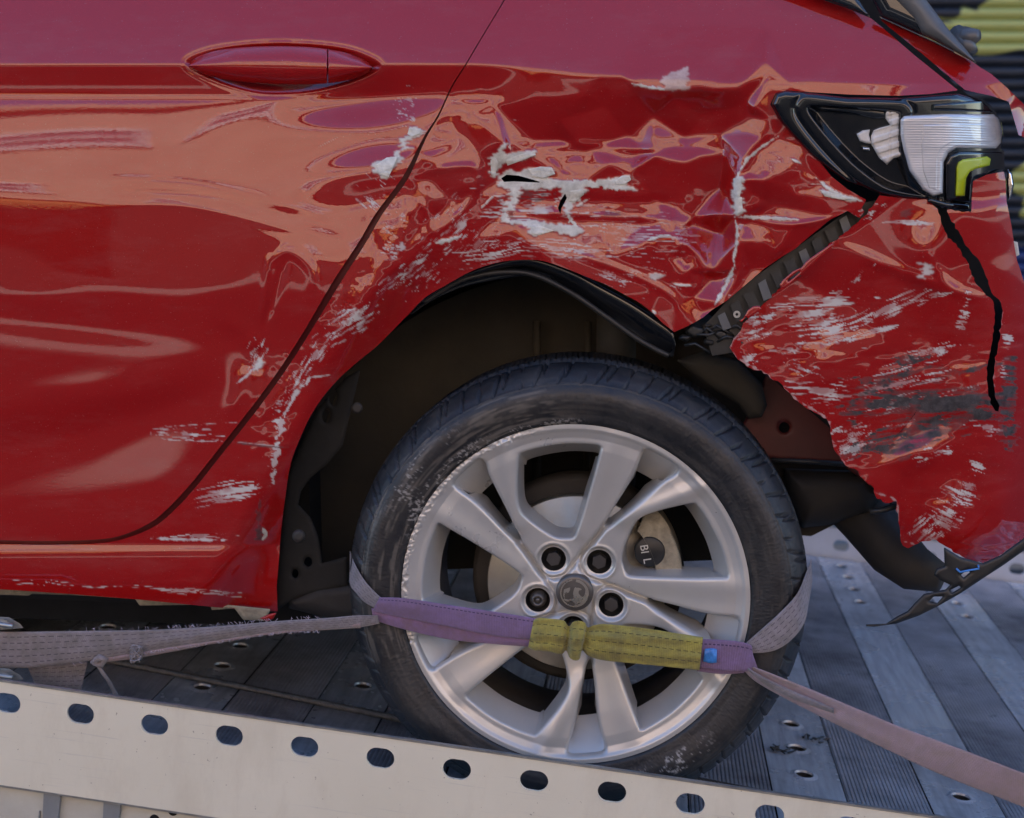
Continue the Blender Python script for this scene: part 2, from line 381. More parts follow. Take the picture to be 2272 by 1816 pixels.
# door dents
gauss(840, 380, 150, 50, -8, .0130); gauss(810, 228, 150, 42, -6, -.0110); gauss(600, 770, 120, 130, 20, -.0075); gauss(300, 640, 210, 55, 5, .0016)
gauss(500, 640, 60, 60, 10, .0018); gauss(180, 720, 330, 40, 6, -.0014); gauss(240, 870, 260, 38, -6, .0013)
gauss(700, 640, 70, 130, 28, .0030); gauss(80, 660, 90, 30, 0, .0009); gauss(540, 880, 40, 60, 15, .002)
gauss(850, 480, 50, 90, 30, .004)
ridge([(598, 560), (588, 640), (580, 725)], 7, .0022); ridge([(640, 560), (612, 650), (585, 730)], 10, -.0022)
ridge([(590, 590), (640, 560), (690, 600), (700, 680)], 12, .0018); ridge([(460, 700), (530, 725), (590, 790)], 22, .0014)
ridge([(545, 800), (530, 880), (500, 930)], 16, .0016); ridge([(575, 770), (560, 830)], 18, -.003)
for k in range(3): ridge([(120+20*k, 395+34*k), (420, 405+28*k), (640, 455+26*k), (800, 500+22*k)], 10, .0004*(-1)**k)
# crumpled rear wing: folds as control heights (mm), straight facets between them
CP = """1034 148 0,1123 0 0,1230 60 0,1450 60 0,1700 60 0,1900 100 0,2000 190 0,1815 205 0,1200 160 0,1330 172 0,1404 186 7,1380 172 2,1450 148 6,1522 128 9,1562 134 9,1622 160 6,1697 137 17,1706 165 8,1560 196 13,1490 198 12,1640 196 12,1760 185 2
1404 202 -4,1500 214 -10,1560 216 -12,1655 225 -10,1020 300 -8,1065 345 -4,1130 316 -12,1180 310 -38,1250 308 -52,1400 304 -58,1520 304 -58,1600 296 -50,1662 252 -16,1100 235 -7,1200 225 -9,1300 215 -8,1118 318 4,1045 250 -4,1240 262 -26,1340 240 -30,1450 255 -44,1560 255 -44
1178 350 -24,1300 330 -42,1420 328 -46,1530 330 -46,1600 335 -44,1150 384 -24,1250 388 -18,1350 362 -20,1450 352 -18,1400 385 -22,1520 362 -22,1560 420 -42,1110 398 -24,1200 408 -22,1300 398 -15,1400 408 -22,1500 415 -27
1130 440 -18,1230 452 -16,1330 455 -22,1450 440 -29,1540 480 -34,1100 492 -14,1180 478 -24,1200 502 -10,1300 496 -18,1420 500 -28,1540 500 -38,1430 538 -10,1500 522 -6,1555 560 -6,1580 602 -10,1500 625 1,1440 600 -10,1350 565 -8,1270 540 -14,1240 575 -2,1180 545 2,1480 575 -4,1530 600 6
1218 583 0,1381 652 -2,1496 736 6,1548 715 3,1448 690 -4,1500 680 4,1470 640 -6,1540 660 -6
1602 330 -46,1596 420 -54,1592 520 -50,1580 620 -34,1562 690 -8,1690 300 4,1648 350 8,1636 400 15,1632 482 16,1636 540 12,1642 600 7,1604 672 4,1660 380 2
1680 335 -2,1725 300 -6,1700 400 16,1745 378 12,1708 455 -8,1760 430 5,1820 442 8,1900 440 2,1655 500 -9,1760 502 7,1850 482 8,1720 560 7,1665 600 -12,1700 592 -10,1765 540 -4,1780 330 0,1840 395 2,1672 240 10,1702 262 2,1780 470 -3,1820 410 -4,1700 500 -4,1690 540 3
1000 200 0,960 285 -2,1000 272 -8,930 342 0,905 392 0,950 400 -6,1000 382 5,1058 372 4,1060 432 -2,1040 482 5,950 532 9,920 470 -2,900 560 4,1000 500 8,1000 440 -7,975 480 -4,870 600 4,1080 560 -6,960 440 2,890 500 2,930 505 -3,860 545 0
985 538 10,905 584 9,832 640 9,762 722 6,706 800 4,1069 593 -14,943 661 -16,839 769 -14,750 841 -10,691 923 -5,650 1000 0,620 1100 0,600 1200 0,1121 580 -10,1181 577 -6,1120 520 -4,660 800 0,560 950 0,720 700 0,780 620 0,500 1100 0,840 540 0
640 850 3,620 920 -2,590 1010 2,660 870 0,1050 530 2,1150 500 -2,2400 0 0,2400 500 0,1920 470 0,1700 900 0,1200 900 0,400 1300 0,300 1100 0,600 500 0,900 100 0,1100 -200 0,2400 -200 0,900 300 0,950 148 0,780 560 0,690 700 0,2130 198 0"""
cp = np.array([[float(a) for a in q.split()] for q in CP.replace('\n', ',').split(',')])
cp[:, 2] *= .62
def facets(cp, jx, jy):
    vs, es, fs, ov, oe, of = delaunay_2d_cdt([Vector((x, y)) for x, y, _ in cp], [], [], 0, 1e-4)
    hv = [cp[o[0], 2] if o else 0 for o in ov]; F_ = np.zeros_like(GX)
    for f in fs:
        (ax, ay), (bx_, by_), (cx, cy) = [vs[i][:] for i in f]; det = (by_-cy)*(ax-cx)+(cx-bx_)*(ay-cy)
        if abs(det) < 1: continue
        x0, x1 = min(ax, bx_, cx)-14, max(ax, bx_, cx)+14; y0, y1 = min(ay, by_, cy)-14, max(ay, by_, cy)+14
        i0, i1 = np.searchsorted(gy, (y0, y1)); j0, j1 = np.searchsorted(gx, (x0, x1))
        xx = jx[i0:i1, j0:j1]; yy = jy[i0:i1, j0:j1]
        a = ((by_-cy)*(xx-cx)+(cx-bx_)*(yy-cy))/det; b = ((cy-ay)*(xx-cx)+(ax-cx)*(yy-cy))/det; c = 1-a-b
        k = (a >= -1e-6) & (b >= -1e-6) & (c >= -1e-6)
        F_[i0:i1, j0:j1] = np.where(k, a*hv[f[0]]+b*hv[f[1]]+c*hv[f[2]], F_[i0:i1, j0:j1])
    return F_
jx = (GX + 8*fbm(GX/70, GY/70, 2, 1)).astype(np.float32); jy = (GY + 8*fbm(GX/70, GY/70, 2, 4)).astype(np.float32)
FH = facets(cp, jx, jy); FH = .72*blur(FH, 1.5) + .28*blur(FH, 5.0)
dmg, _, _, _ = near(GX, GY, [(900, 560), (1000, 470), (1120, 430), (1300, 400), (1450, 450), (1560, 560), (1660, 480), (1730, 400)])
dw = 1-sstep(40, 140, dmg)
r3 = np.random.RandomState(21); pts = [(X0-50, Y0-50, 0), (X1+50, Y0-50, 0), (X0-50, Y1+50, 0), (X1+50, Y1+50, 0)]
for _ in range(4000):
    x, y = r3.uniform(820, 1960), r3.uniform(300, 760); mn = 26+22*r3.rand()
    if all((x-a)**2+((y-b)*1.25)**2 > mn*mn for a, b, _ in pts): pts.append((x, y, r3.normal(0, .75)))
F2_ = blur(facets(np.array(pts), jx, jy), 1.3)
FH += F2_*dw
H += FH*.001 - .0055*np.exp(-((GX-1400)/270)**4-((GY-430)/95)**4)
# fine buckling of the sheet where it is crushed
H += dw*.0005*fbm(GX/40, GY/26, 3, 2)
d2, _, _, _ = near(GX, GY, [(860, 620), (740, 740), (650, 850), (600, 1000)])
H += (1-sstep(20, 110, d2))*.0009*fbm(GX/30, GY/30, 3, 3)
ridge([(1600, 690), (1585, 600), (1600, 500), (1612, 400), (1620, 320)], 9, .0030)
ridge([(1180, 330), (1300, 322), (1420, 330), (1520, 345)], 10, .0022)
ridge([(1490, 575), (1520, 540), (1560, 590), (1545, 640), (1500, 630)], 9, .0024); ridge([(1500, 560), (1530, 600)], 12, -.003)
ridge([(910, 400), (960, 380), (1040, 370), (1060, 400), (1040, 450), (990, 500), (940, 525)], 8, .0022)
ridge([(930, 440), (950, 480), (960, 530)], 7, .002); ridge([(1400, 380), (1440, 352), (1480, 345)], 7, .002)
ridge([(1300, 350), (1420, 345), (1500, 330), (1560, 350)], 12, -.0016); ridge([(1700, 380), (1690, 440), (1660, 470)], 12, .003)
ridge([(1100, 440), (1300, 445), (1500, 450)], 12, -.002); ridge([(1100, 470), (1300, 478), (1530, 490)], 8, .002)
ridge([(1640, 480), (1760, 500), (1900, 470)], 6, .0018); ridge([(1520, 700), (1480, 650), (1380, 600), (1260, 560)], 8, .002)
# torn, distorted bumper skin
bm_ = sstep(1600, 1700, GX)
r4 = np.random.RandomState(3); pts = [(X0-50, Y0-50, 0), (X1+50, Y0-50, 0), (X0-50, Y1+50, 0), (X1+50, Y1+50, 0)]
for _ in range(900):
    x, y = r4.uniform(1600, 2330), r4.uniform(430, 1280); mn = 70+60*r4.rand()
    if all((x-a)**2+(y-b)**2 > mn*mn for a, b, _ in pts): pts.append((x, y, r4.normal(0, 4.2)))
onb = sstep(-4, 16, (GX-1560)*.62+(GY-760)*.80)*bm_
FB = facets(np.array(pts), jx, jy); H += .001*(.6*blur(FB, 2)+.4*blur(FB, 7))*onb
gauss(2055, 575, 45, 60, -20, .008); gauss(1960, 960, 120, 60, -20, -.006); gauss(2040, 1010, 60, 34, -10, .009)
gauss(2080, 540, 60, 60, 0, .004)
ridge([(1851, 540), (1990, 600), (2130, 650)], 14, .003); ridge([(2060, 560), (2110, 640), (2200, 665)], 12, .003)
ridge([(1985, 985), (2020, 930), (2030, 905)], 10, -.005, True); ridge([(1930, 1020), (2000, 990), (2080, 940), (2200, 930)], 16, -.003)
H += bm_*sstep(560, 800, GY)*(.0016*fbm(GX/90+2*GY/300, GY/40, 3, 6))
H += bm_*sstep(980, 1100, GY)*(.0035*np.sin((GX*.9+GY*.25)/34+2*fbm(GX/80, GY/80, 2, 2))*(1-sstep(2150, 2230, GX)))
# bumper lower edge sweeps under, rear corner of the car turns away
H -= bm_*.12*np.clip((GY-1120)/260, 0, 1)**2
cx_ = np.interp(GY, [-260, 100, 400, 700, 1400], [1990, 2040, 2110, 2120, 2080])
q = np.clip((GX-cx_)/190, 0, 1.35)
H -= (.045*q**2 + .025*q**4) * sstep(150, 330, GY)
q2 = np.clip((GX-1700)/700, 0, 1.2); H -= .07*q2**2*(1-sstep(150, 330, GY))
H -= np.float32(.012)*sstep(0, -300, GX)*0
# door handle dish
POCK = catmull([(408, 142), (450, 114), (540, 98), (640, 94), (745, 102), (812, 120), (848, 147), (800, 180), (720, 203), (640, 211), (560, 207), (470, 180)], 6, True)
kin = inside(GX, GY, POCK); dp, _, _, _ = near(GX, GY, POCK, True)
dish = np.clip(dp/52, 0, 1); base_lvl = H.copy()
H = np.where(kin, H - .026*np.sin(np.minimum(dish, 1)*math.pi/2)**1.2 , H - .0012*np.exp(-(dp/6)**2))
H = blur(H, .8).astype(np.float32)

# ------------------------------------------------------------------ wear painted on the sheet: R bare filler/primer, G black rub, B light scuff
W = np.zeros(GX.shape+(3,), np.float32)
def win(P, pad):
    P = np.asarray(P, float); x0, y0 = P.min(0)-pad; x1, y1 = P.max(0)+pad
    i0, i1 = np.clip(np.searchsorted(gy, (y0, y1)), 0, len(gy)); j0, j1 = np.clip(np.searchsorted(gx, (x0, x1)), 0, len(gx))
    return slice(i0, i1), slice(j0, j1)
def stroke(ch, P, w_, amp=1, rag=.5, k=0):
    P = catmull(P, 5) if len(P) > 2 else np.asarray(P, float)
    a = win(P, w_*3); X, Y = GX[a], GY[a]; d, _, _, s = near(X, Y, P); L = np.hypot(*np.diff(P, axis=0).T).sum()
    tp = np.minimum(1, np.minimum(s, L-s)/(.3*L+1)+.25)
    d = d + w_*rag*2*fbm(X/9, Y/9, 3, k)
    W[a+(ch,)] = np.maximum(W[a+(ch,)], amp*sstep(w_*tp, w_*tp-2.5, d))
def blob(ch, P, amp=1, rag=5, k=0):
    a = win(P, 20); X, Y = GX[a], GY[a]
    X2 = X+rag*5*fbm(X/40, Y/4.5, 3, k); Y2 = Y+rag*1.6*fbm(X/11+9, Y/14, 3, k+1)
    ins = inside(X2, Y2, P); W[a+(ch,)] = np.maximum(W[a+(ch,)], amp*blur(ins.astype(np.float32), .6))
def streak(ch, cx, cy, rx, ry, ang, thr=.12, amp=1, fl=60, fw=5, k=0):
    """directional scuffing inside an ellipse"""
    m = max(rx, ry); a = win([(cx-m, cy-m), (cx+m, cy+m)], 5); X, Y = GX[a], GY[a]; t = R(ang)
    u = (X-cx)*math.cos(t)+(Y-cy)*math.sin(t); v = -(X-cx)*math.sin(t)+(Y-cy)*math.cos(t)
    v2 = v + 6*fbm(u/60, v/60, 2, k)
    e = np.sqrt((u/rx)**2+(v/ry)**2); n_ = fbm(u/fl+31*k, v2/fw, 4, k, .6)+.45*fbm(X/30, Y/30, 2, k+2)
    val = amp*sstep(thr, thr+.22, n_ - .55*e**2 + .20)*(.45+.9*sstep(-.25, .3, fbm(u/(fl*.8)+5, v2/22, 3, k+3)))
    W[a+(ch,)] = np.maximum(W[a+(ch,)], np.clip(val, 0, 1))
# filler on the door edge
blob(0, [(831, 368), (850, 350), (880, 345), (886, 325), (905, 300), (912, 290), (908, 283), (935, 284), (934, 295), (915, 307), (900, 330), (888, 350), (872, 372), (868, 385), (855, 398), (835, 385)])
stroke(2, [(760, 300), (700, 330)], 1)
# filler round the tear
blob(0, [(1086, 352), (1108, 336), (1118, 318), (1124, 322), (1120, 345), (1150, 338), (1185, 336), (1186, 346), (1150, 358), (1112, 366), (1100, 395), (1090, 392)], 1, 3)
blob(0, [(1104, 410), (1112, 386), (1130, 378), (1160, 382), (1180, 372), (1222, 372), (1228, 384), (1205, 392), (1240, 402), (1300, 402), (1320, 402), (1370, 398), (1395, 388), (1398, 398), (1385, 410), (1412, 424), (1380, 422), (1365, 412), (1300, 415), (1300, 430), (1270, 452), (1260, 478), (1245, 478), (1250, 430), (1240, 418), (1180, 422), (1155, 418), (1150, 450), (1128, 470), (1112, 468), (1135, 440), (1130, 425)], 1, 4)
blob(0, [(1105, 492), (1112, 476), (1130, 470), (1126, 490), (1180, 490), (1240, 500), (1290, 505), (1296, 520), (1260, 524), (1210, 508), (1196, 524), (1174, 522), (1170, 500), (1120, 496)], 1, 4)
stroke(0, [(1235, 404), (1300, 408), (1410, 420)], 6, 1, .8); stroke(0, [(1262, 480), (1275, 500), (1285, 520)], 6, 1, .6)
stroke(0, [(968, 540), (1000, 532), (1020, 526)], 6, 1, .4); stroke(0, [(1435, 535), (1465, 524), (1492, 524)], 4)
stroke(0, [(1068, 462), (1085, 445), (1102, 430)], 3, .9); stroke(0, [(1280, 458), (1310, 440)], 4, .8)
blob(0, [(1404, 186), (1412, 190), (1470, 196), (1472, 172), (1500, 160), (1532, 148), (1530, 170), (1528, 200), (1450, 200), (1400, 190)], .55, 3)
stroke(0, [(1402, 186), (1440, 194), (1480, 200)], 4)
stroke(0, [(1735, 298), (1700, 320), (1662, 350), (1645, 375), (1634, 400), (1632, 470)], 4, 1, .5)
blob(0, [(1626, 395), (1646, 392), (1650, 410), (1646, 440), (1650, 475), (1638, 480), (1628, 470), (1624, 420)], 1, 3)
stroke(0, [(1630, 482), (1636, 510), (1634, 545), (1628, 575), (1632, 600)], 4, 1, .4); stroke(0, [(1632, 482), (1700, 484), (1770, 488)], 5, .9, .4)
stroke(0, [(1630, 590), (1612, 630), (1585, 680)], 5, 1, .4); stroke(0, [(1750, 350), (1780, 365)], 3); stroke(0, [(1810, 395), (1850, 425), (1915, 448)], 4, 1, .6)
blob(0, [(1815, 420), (1840, 425), (1900, 440), (1915, 448), (1880, 446), (1840, 438)], 1, 3); stroke(0, [(1790, 410), (1830, 408)], 2, .8)
stroke(0, [(1448, 690), (1456, 698)], 4); stroke(0, [(1490, 625), (1500, 632), (1538, 634)], 3); blob(0, [(1440, 612), (1455, 606), (1475, 612), (1450, 625)], .8, 2)
stroke(2, [(1180, 508), (1330, 500), (1390, 496)], 2, .9, 1.2); blob(1, [(1340, 470), (1372, 470), (1378, 480), (1340, 480)], .4, 2)
for (a_, b_) in (((1110, 440), (1150, 500)), ((1125, 425), (1230, 432)), ((1105, 455), (1140, 500))): stroke(1, [a_, b_], 5, .45, 1.2)
streak(2, 1150, 455, 130, 55, 0, .26, .7, 55, 4, 1); streak(2, 1090, 560, 120, 30, -8, .14, .75, 60, 4, 2); streak(2, 1230, 555, 150, 28, 4, .22, .6, 60, 3.5, 3)
streak(2, 1060, 545, 60, 45, -50, .25, .5, 30, 4, 4); streak(2, 1290, 470, 120, 30, 0, .3, .6, 60, 3, 5); streak(2, 1400, 610, 130, 40, 14, .28, .6, 50, 4, 6)
streak(2, 1430, 520, 170, 60, 5, .28, .6, 40, 3, 0); streak(2, 1000, 510, 90, 60, -50, .25, .6, 30, 4, 1); streak(1, 1190, 440, 90, 14, 0, .1, .5, 40, 4, 2)
# smeared scuffs down the arch
streak(2, 770, 720, 80, 34, -32, .09, .9, 26, 5, 3); streak(2, 700, 790, 75, 22, -55, .12, .9, 24, 4, 4); streak(2, 655, 850, 60, 18, -62, .04, .9, 20, 4, 5)
streak(2, 800, 670, 70, 28, -30, .16, .8, 22, 4, 6); streak(2, 900, 600, 90, 26, -35, .2, .7, 22, 4, 7); streak(2, 880, 530, 40, 70, 10, .28, .6, 18, 5, 1)
stroke(2, [(690, 838), (660, 870), (640, 905)], 5, .95, .8); stroke(2, [(690, 838), (735, 832)], 3, .9, .6); stroke(2, [(635, 910), (622, 960), (612, 1010), (606, 1070)], 5, .8, 1.4)
streak(2, 612, 980, 14, 110, 4, .1, .9, 16, 5, 2); streak(2, 500, 1095, 80, 22, -10, .0, .95, 60, 4, 3); stroke(2, [(450, 1091), (490, 1092)], 2, .9, .5)
stroke(1, [(577, 1095), (572, 1190)], 5, .5, .8); stroke(2, [(335, 1195), (400, 1197), (505, 1199)], 4, .95, .5); streak(2, 440, 1190, 90, 9, -2, .1, .8, 40, 3, 4); stroke(0, [(582, 1170), (588, 1185), (582, 1200)], 5, 1, .4)
blob(1, [(570, 1175), (580, 1168), (584, 1198), (566, 1200)], .8, 2)
# door scratches
streak(2, 430, 962, 105, 16, 3, .10, .9, 30, 4, 5); stroke(2, [(335, 965), (350, 950), (480, 940), (530, 938)], 1.6, .8, .8); stroke(2, [(345, 972), (400, 978), (480, 980)], 2, .8, .8); stroke(1, [(515, 982), (600, 992), (660, 992)], 3, .6, .4); stroke(2, [(515, 980), (600, 989), (650, 990)], 2, .6, .6)
streak(2, 565, 790, 42, 26, -62, .05, .95, 16, 4, 6); blob(0, [(560, 822), (575, 790), (584, 800), (585, 812), (565, 824)], 1, 2); stroke(2, [(560, 820), (540, 840), (526, 850)], 4, .9, .6)
streak(2, 200, 1300, 460, 9, 3, .2, .6, 90, 3, 2); streak(2, 400, 1312, 200, 8, 4, .22, .6, 60, 3, 3)
streak(2, 900, 240, 30, 50, 20, .28, .8, 12, 4, 5); streak(2, 845, 440, 60, 60, 40, .30, .7, 20, 4, 6); streak(2, 940, 610, 60, 40, -40, .28, .7, 16, 4, 4)
# bumper scrapes
for (cx, cy, rx, ry, an, th, k) in ((1700, 700, 60, 14, -10, .05, 2), (1800, 665, 160, 20, -4, .12, 1), (1845, 725, 90, 42, -8, -.02, 2), (1790, 700, 60, 12, -8, -.02, 3), (1960, 690, 110, 24, -24, .0, 4), (1665, 735, 45, 24, -15, .02, 5), (1760, 778, 55, 9, 0, -.12, 6),
        (1900, 745, 90, 12, -14, -.06, 7), (2060, 780, 80, 14, -16, -.06, 1), (2140, 690, 18, 60, 10, .08, 2), (1655, 800, 26, 16, -10, -.1, 3), (1820, 868, 120, 22, 4, .0, 4), (1790, 820, 50, 18, 20, .08, 5), (1890, 975, 52, 40, -20, -.02, 6),
        (2060, 1010, 60, 22, -10, .14, 7), (2150, 1080, 24, 110, 18, .10, 1), (2110, 1130, 40, 90, 25, .14, 2), (2060, 1180, 60, 40, -40, .14, 3), (2190, 950, 60, 30, 0, .2, 4), (1980, 880, 200, 90, -12, .27, 5), (1900, 620, 60, 10, -40, .05, 6),
        (2050, 660, 60, 10, -10, .08, 7), (2230, 800, 14, 120, 8, .2, 1), (1930, 470, 40, 20, -20, .15, 2), (2010, 495, 90, 8, 2, .0, 3)):
    streak(2, cx, cy, rx, ry, an, th+.05, .9, max(rx, ry)*.45, 4.5, k)
blob(2, [(2040, 584), (2060, 582), (2064, 600), (2052, 620), (2040, 612)], .95, 4); blob(1, [(2000, 470), (2020, 460), (2024, 478), (2005, 488)], .5, 3)
for (cx, cy, rx, ry, an, th, k) in ((2010, 800, 60, 14, -16, -.05, 1), (2060, 890, 190, 26, 2, -.06, 2), (1930, 900, 90, 22, -4, -.02, 3), (2040, 960, 150, 36, -14, .0, 4), (1920, 990, 70, 18, -20, .0, 5), (1960, 850, 70, 20, -10, .05, 6),
        (2110, 930, 100, 20, -8, .0, 7), (2240, 860, 20, 90, 2, .1, 2), (2230, 960, 30, 40, 0, .06, 3), (1920, 845, 60, 12, 0, .05, 4), (2150, 820, 80, 16, -14, .06, 5)):
    streak(1, cx, cy, rx, ry, an, th-.12, 1, max(rx, ry)*.4, 7, k)
streak(1, 2050, 905, 200, 46, -4, -.16, .95, 90, 9, 3); streak(1, 1985, 990, 120, 34, -16, -.10, .9, 60, 8, 4); streak(1, 2000, 830, 90, 20, -12, -.10, .8, 50, 7, 5)
for i in range(60):      # small nicks and chips
    x, y = random.uniform(900, 2230), random.gauss(620, 190)
    if y < 180: continue
    stroke(2, [(x, y), (x+random.uniform(-8, 16), y+random.uniform(-4, 4))], random.uniform(.9, 1.8), .7, .3, i)
stroke(2, [(1639, 738), (1620, 770), (1632, 792), (1695, 829), (1758, 880), (1834, 930), (1845, 975), (1877, 1033)], 2.4, .55, 1.2); stroke(2, [(1905, 1052), (1940, 1092), (1988, 1113), (1996, 1190), (2029, 1209)], 2.2, .5, 1.2); stroke(2, [(2215, 665), (2222, 700), (2206, 800), (2206, 880)], 2, .5, 1)
H = H + .0010*W[..., 0]          # filler stands proud

def samp(A, px, py):
    x = (np.asarray(px)-X0)/ST; y = (np.asarray(py)-Y0)/ST
    x = np.clip(x, 0, A.shape[1]-1.001); y = np.clip(y, 0, A.shape[0]-1.001); i = y.astype(int); j = x.astype(int); fy = y-i; fx = x-j
    if A.ndim == 3: fy = fy[:, None]; fx = fx[:, None]
    return (A[i, j]*(1-fx)+A[i, j+1]*fx)*(1-fy)+(A[i+1, j]*(1-fx)+A[i+1, j+1]*fx)*fy

def cut(X, Y, poly, holes=()):
    """quads of a grid inside poly and outside holes, border pulled on to the outlines"""
    cxm = (X[:-1, :-1]+X[1:, 1:])/2; cym = (Y[:-1, :-1]+Y[1:, 1:])/2
    k = inside(cxm, cym, poly)
    for h in holes: k &= ~inside(cxm, cym, h)
    nr, nc = X.shape; idx = np.arange(nr*nc).reshape(nr, nc)
    I, J = np.nonzero(k)
    Q = np.stack([idx[I, J], idx[I+1, J], idx[I+1, J+1], idx[I, J+1]], 1)
    used, inv = np.unique(Q, return_inverse=True); Q = inv.reshape(Q.shape)
    x = X.ravel()[used].astype(float).copy(); y = Y.ravel()[used].astype(float).copy()
    e = np.concatenate([Q[:, [0, 1]], Q[:, [1, 2]], Q[:, [2, 3]], Q[:, [3, 0]]]); es_ = np.sort(e, 1)
    key = es_[:, 0].astype(np.int64)*len(used)+es_[:, 1]; u, ii, cnt = np.unique(key, return_index=True, return_counts=True)
    be = e[ii[cnt == 1]]; bv = np.unique(be)
    bx, by = x[bv], y[bv]; bd = np.full(len(bv), 1e9); nx = bx.copy(); ny = by.copy(); which = np.zeros(len(bv), int)
    for q, P in enumerate([poly]+list(holes)):
        d, qx, qy, _ = near(bx, by, P, True); m = d < bd; bd = np.where(m, d, bd); nx = np.where(m, qx, nx); ny = np.where(m, qy, ny); which = np.where(m, q, which)
    st = abs(X[0, 1]-X[0, 0]); ok = bd < 2.2*st
    x[bv] = np.where(ok, nx, bx); y[bv] = np.where(ok, ny, by)
    return x, y, Q, be, bv, which
def skirted(x, y, Q, be, bv, pos, depth, dx=None, dy=None):
    """add a return edge of the given depth behind the border"""
    n = len(x); m = {int(v): n+i for i, v in enumerate(bv)}; m2 = {int(v): n+len(bv)+i for i, v in enumerate(bv)}
    xs = x[bv]; ys = y[bv]
    x2 = xs + (dx if dx is not None else 0); y2 = ys + (dy if dy is not None else 0)
    S = [[m[int(a)], m2[int(a)], m2[int(b)], m[int(b)]] for a, b in be]
    return np.concatenate([x, xs, x2]), np.concatenate([y, ys, y2]), np.concatenate([Q, np.array(S)])
def panel(name, poly, holes=(), thick=.010, parent=None, mat='paint', dh=0.0, label=None):
    poly = np.asarray(poly, float); x0, y0 = poly.min(0)-6; x1, y1 = poly.max(0)+6
    i0, i1 = np.clip(np.searchsorted(gy, (y0, y1)), 0, len(gy)); j0, j1 = np.clip(np.searchsorted(gx, (x0, x1)), 0, len(gx))
    x, y, Q, be, bv, _ = cut(GX[i0:i1, j0:j1], GY[i0:i1, j0:j1], poly, holes)
    n = len(x); h = samp(H, x, y)
    X_, Y_, Q2 = skirted(x, y, Q, be, bv, None, thick)
    hh = np.concatenate([h, h[bv], h[bv]-thick])+dh
    C = samp(W, X_, Y_)
    o = fast_mesh(name, at(X_, Y_, hh), Q2, M[mat], parent, True, C)
    if label: o['label'] = label
    return o
def plate(name, poly, h0, dome, wd, thick, mat, parent=None, step=2.0, holes=(), extra=None, smooth_poly=0):
    """a free-standing piece with rounded shoulders, traced outline, real thickness"""
    poly = catmull(poly, smooth_poly, True) if smooth_poly else np.asarray(poly, float)
    x0, y0 = poly.min(0)-4; x1, y1 = poly.max(0)+4
    X, Y = np.meshgrid(np.arange(x0, x1, step), np.arange(y0, y1, step))
    x, y, Q, be, bv, _ = cut(X, Y, poly, holes)
    d, _, _, _ = near(x, y, poly, True)
    for hh_ in holes: d = np.minimum(d, near(x, y, hh_, True)[0])
    h = h0(x, y) if callable(h0) else h0+0*x
    t = np.clip(d/wd, 0, 1); h = h + dome*np.sqrt(1-(1-t)**2)
    if extra is not None: h = h+extra(x, y, d)
    X_, Y_, Q2 = skirted(x, y, Q, be, bv, None, thick)
    hb = np.concatenate([h, h[bv], h[bv]-thick])
    return fast_mesh(name, at(X_, Y_, hb), Q2, mat if not isinstance(mat, str) else M[mat], parent, True)

# ribbon of rubber round the lip
def ribbon(name, top, bot, mat, parent=None, th=.003, n=10, seg=10, wrinkle=None, h=None):
    """top/bot: (px, py, h) edges; a band of real thickness between them with uv"""
    T = catmull(top, seg); B = catmull(bot, seg); N = len(T); B = np.stack([np.interp(np.linspace(0, 1, N), np.linspace(0, 1, len(B)), B[:, q_]) for q_ in range(3)], 1); V_ = []; UVs = []; F2 = []
    ctr = at((T[:, 0]+B[:, 0])/2, (T[:, 1]+B[:, 1])/2, (T[:, 2]+B[:, 2])/2); L = np.concatenate([[0], np.cumsum(np.linalg.norm(np.diff(ctr, axis=0), axis=1))])
    for side in (0, 1):
        for i in range(N):
            for j in range(n+1):
                s_ = j/n; p = T[i]*(1-s_)+B[i]*s_; bulge = .0022*math.sin(math.pi*s_)
                ex = wrinkle(L[i], s_) if wrinkle else 0
                hh = p[2]+bulge+ex-(th if side else 0)
                V_.append(at(p[0], p[1], hh)); UVs.append((L[i], s_))
    o_ = N*(n+1)
    for i in range(N-1):
        for j in range(n):
            k = i*(n+1)+j; F2.append([k, k+1, k+n+2, k+n+1]); F2.append([o_+k, o_+k+n+1, o_+k+n+2, o_+k+1])
        for j in (0, n):
            k = i*(n+1)+j; q = [k, k+n+1, o_+k+n+1, o_+k]; F2.append(q if j == 0 else q[::-1])
    for i in (0, N-1):
        for j in range(n): k = i*(n+1)+j; F2.append([k, o_+k, o_+k+1, k+1])
    return mesh(name, V_, F2, mat if not isinstance(mat, str) else M[mat], parent, True, UVs)

# ================================================================== SURROUNDINGS
def sbox(name, c, h, mat, kind=None, parent=None):
    m = MB(); m.box(c, h); o = m.build(name, mat, parent)
    if kind: o['kind'] = kind
    return o
mesh('road', [(-80, -80, 0), (80, -80, 0), (80, 80, 0), (-80, 80, 0)], [[0, 1, 2, 3]], M['asphalt'])['kind'] = 'structure'
sbox('pavement', (0, -10.6, .06), (60, 1.4, .06), M['pavement'], 'structure')
sbox('pavement', (0, 6.0, .06), (60, 1.5, .06), M['pavement'], 'structure')
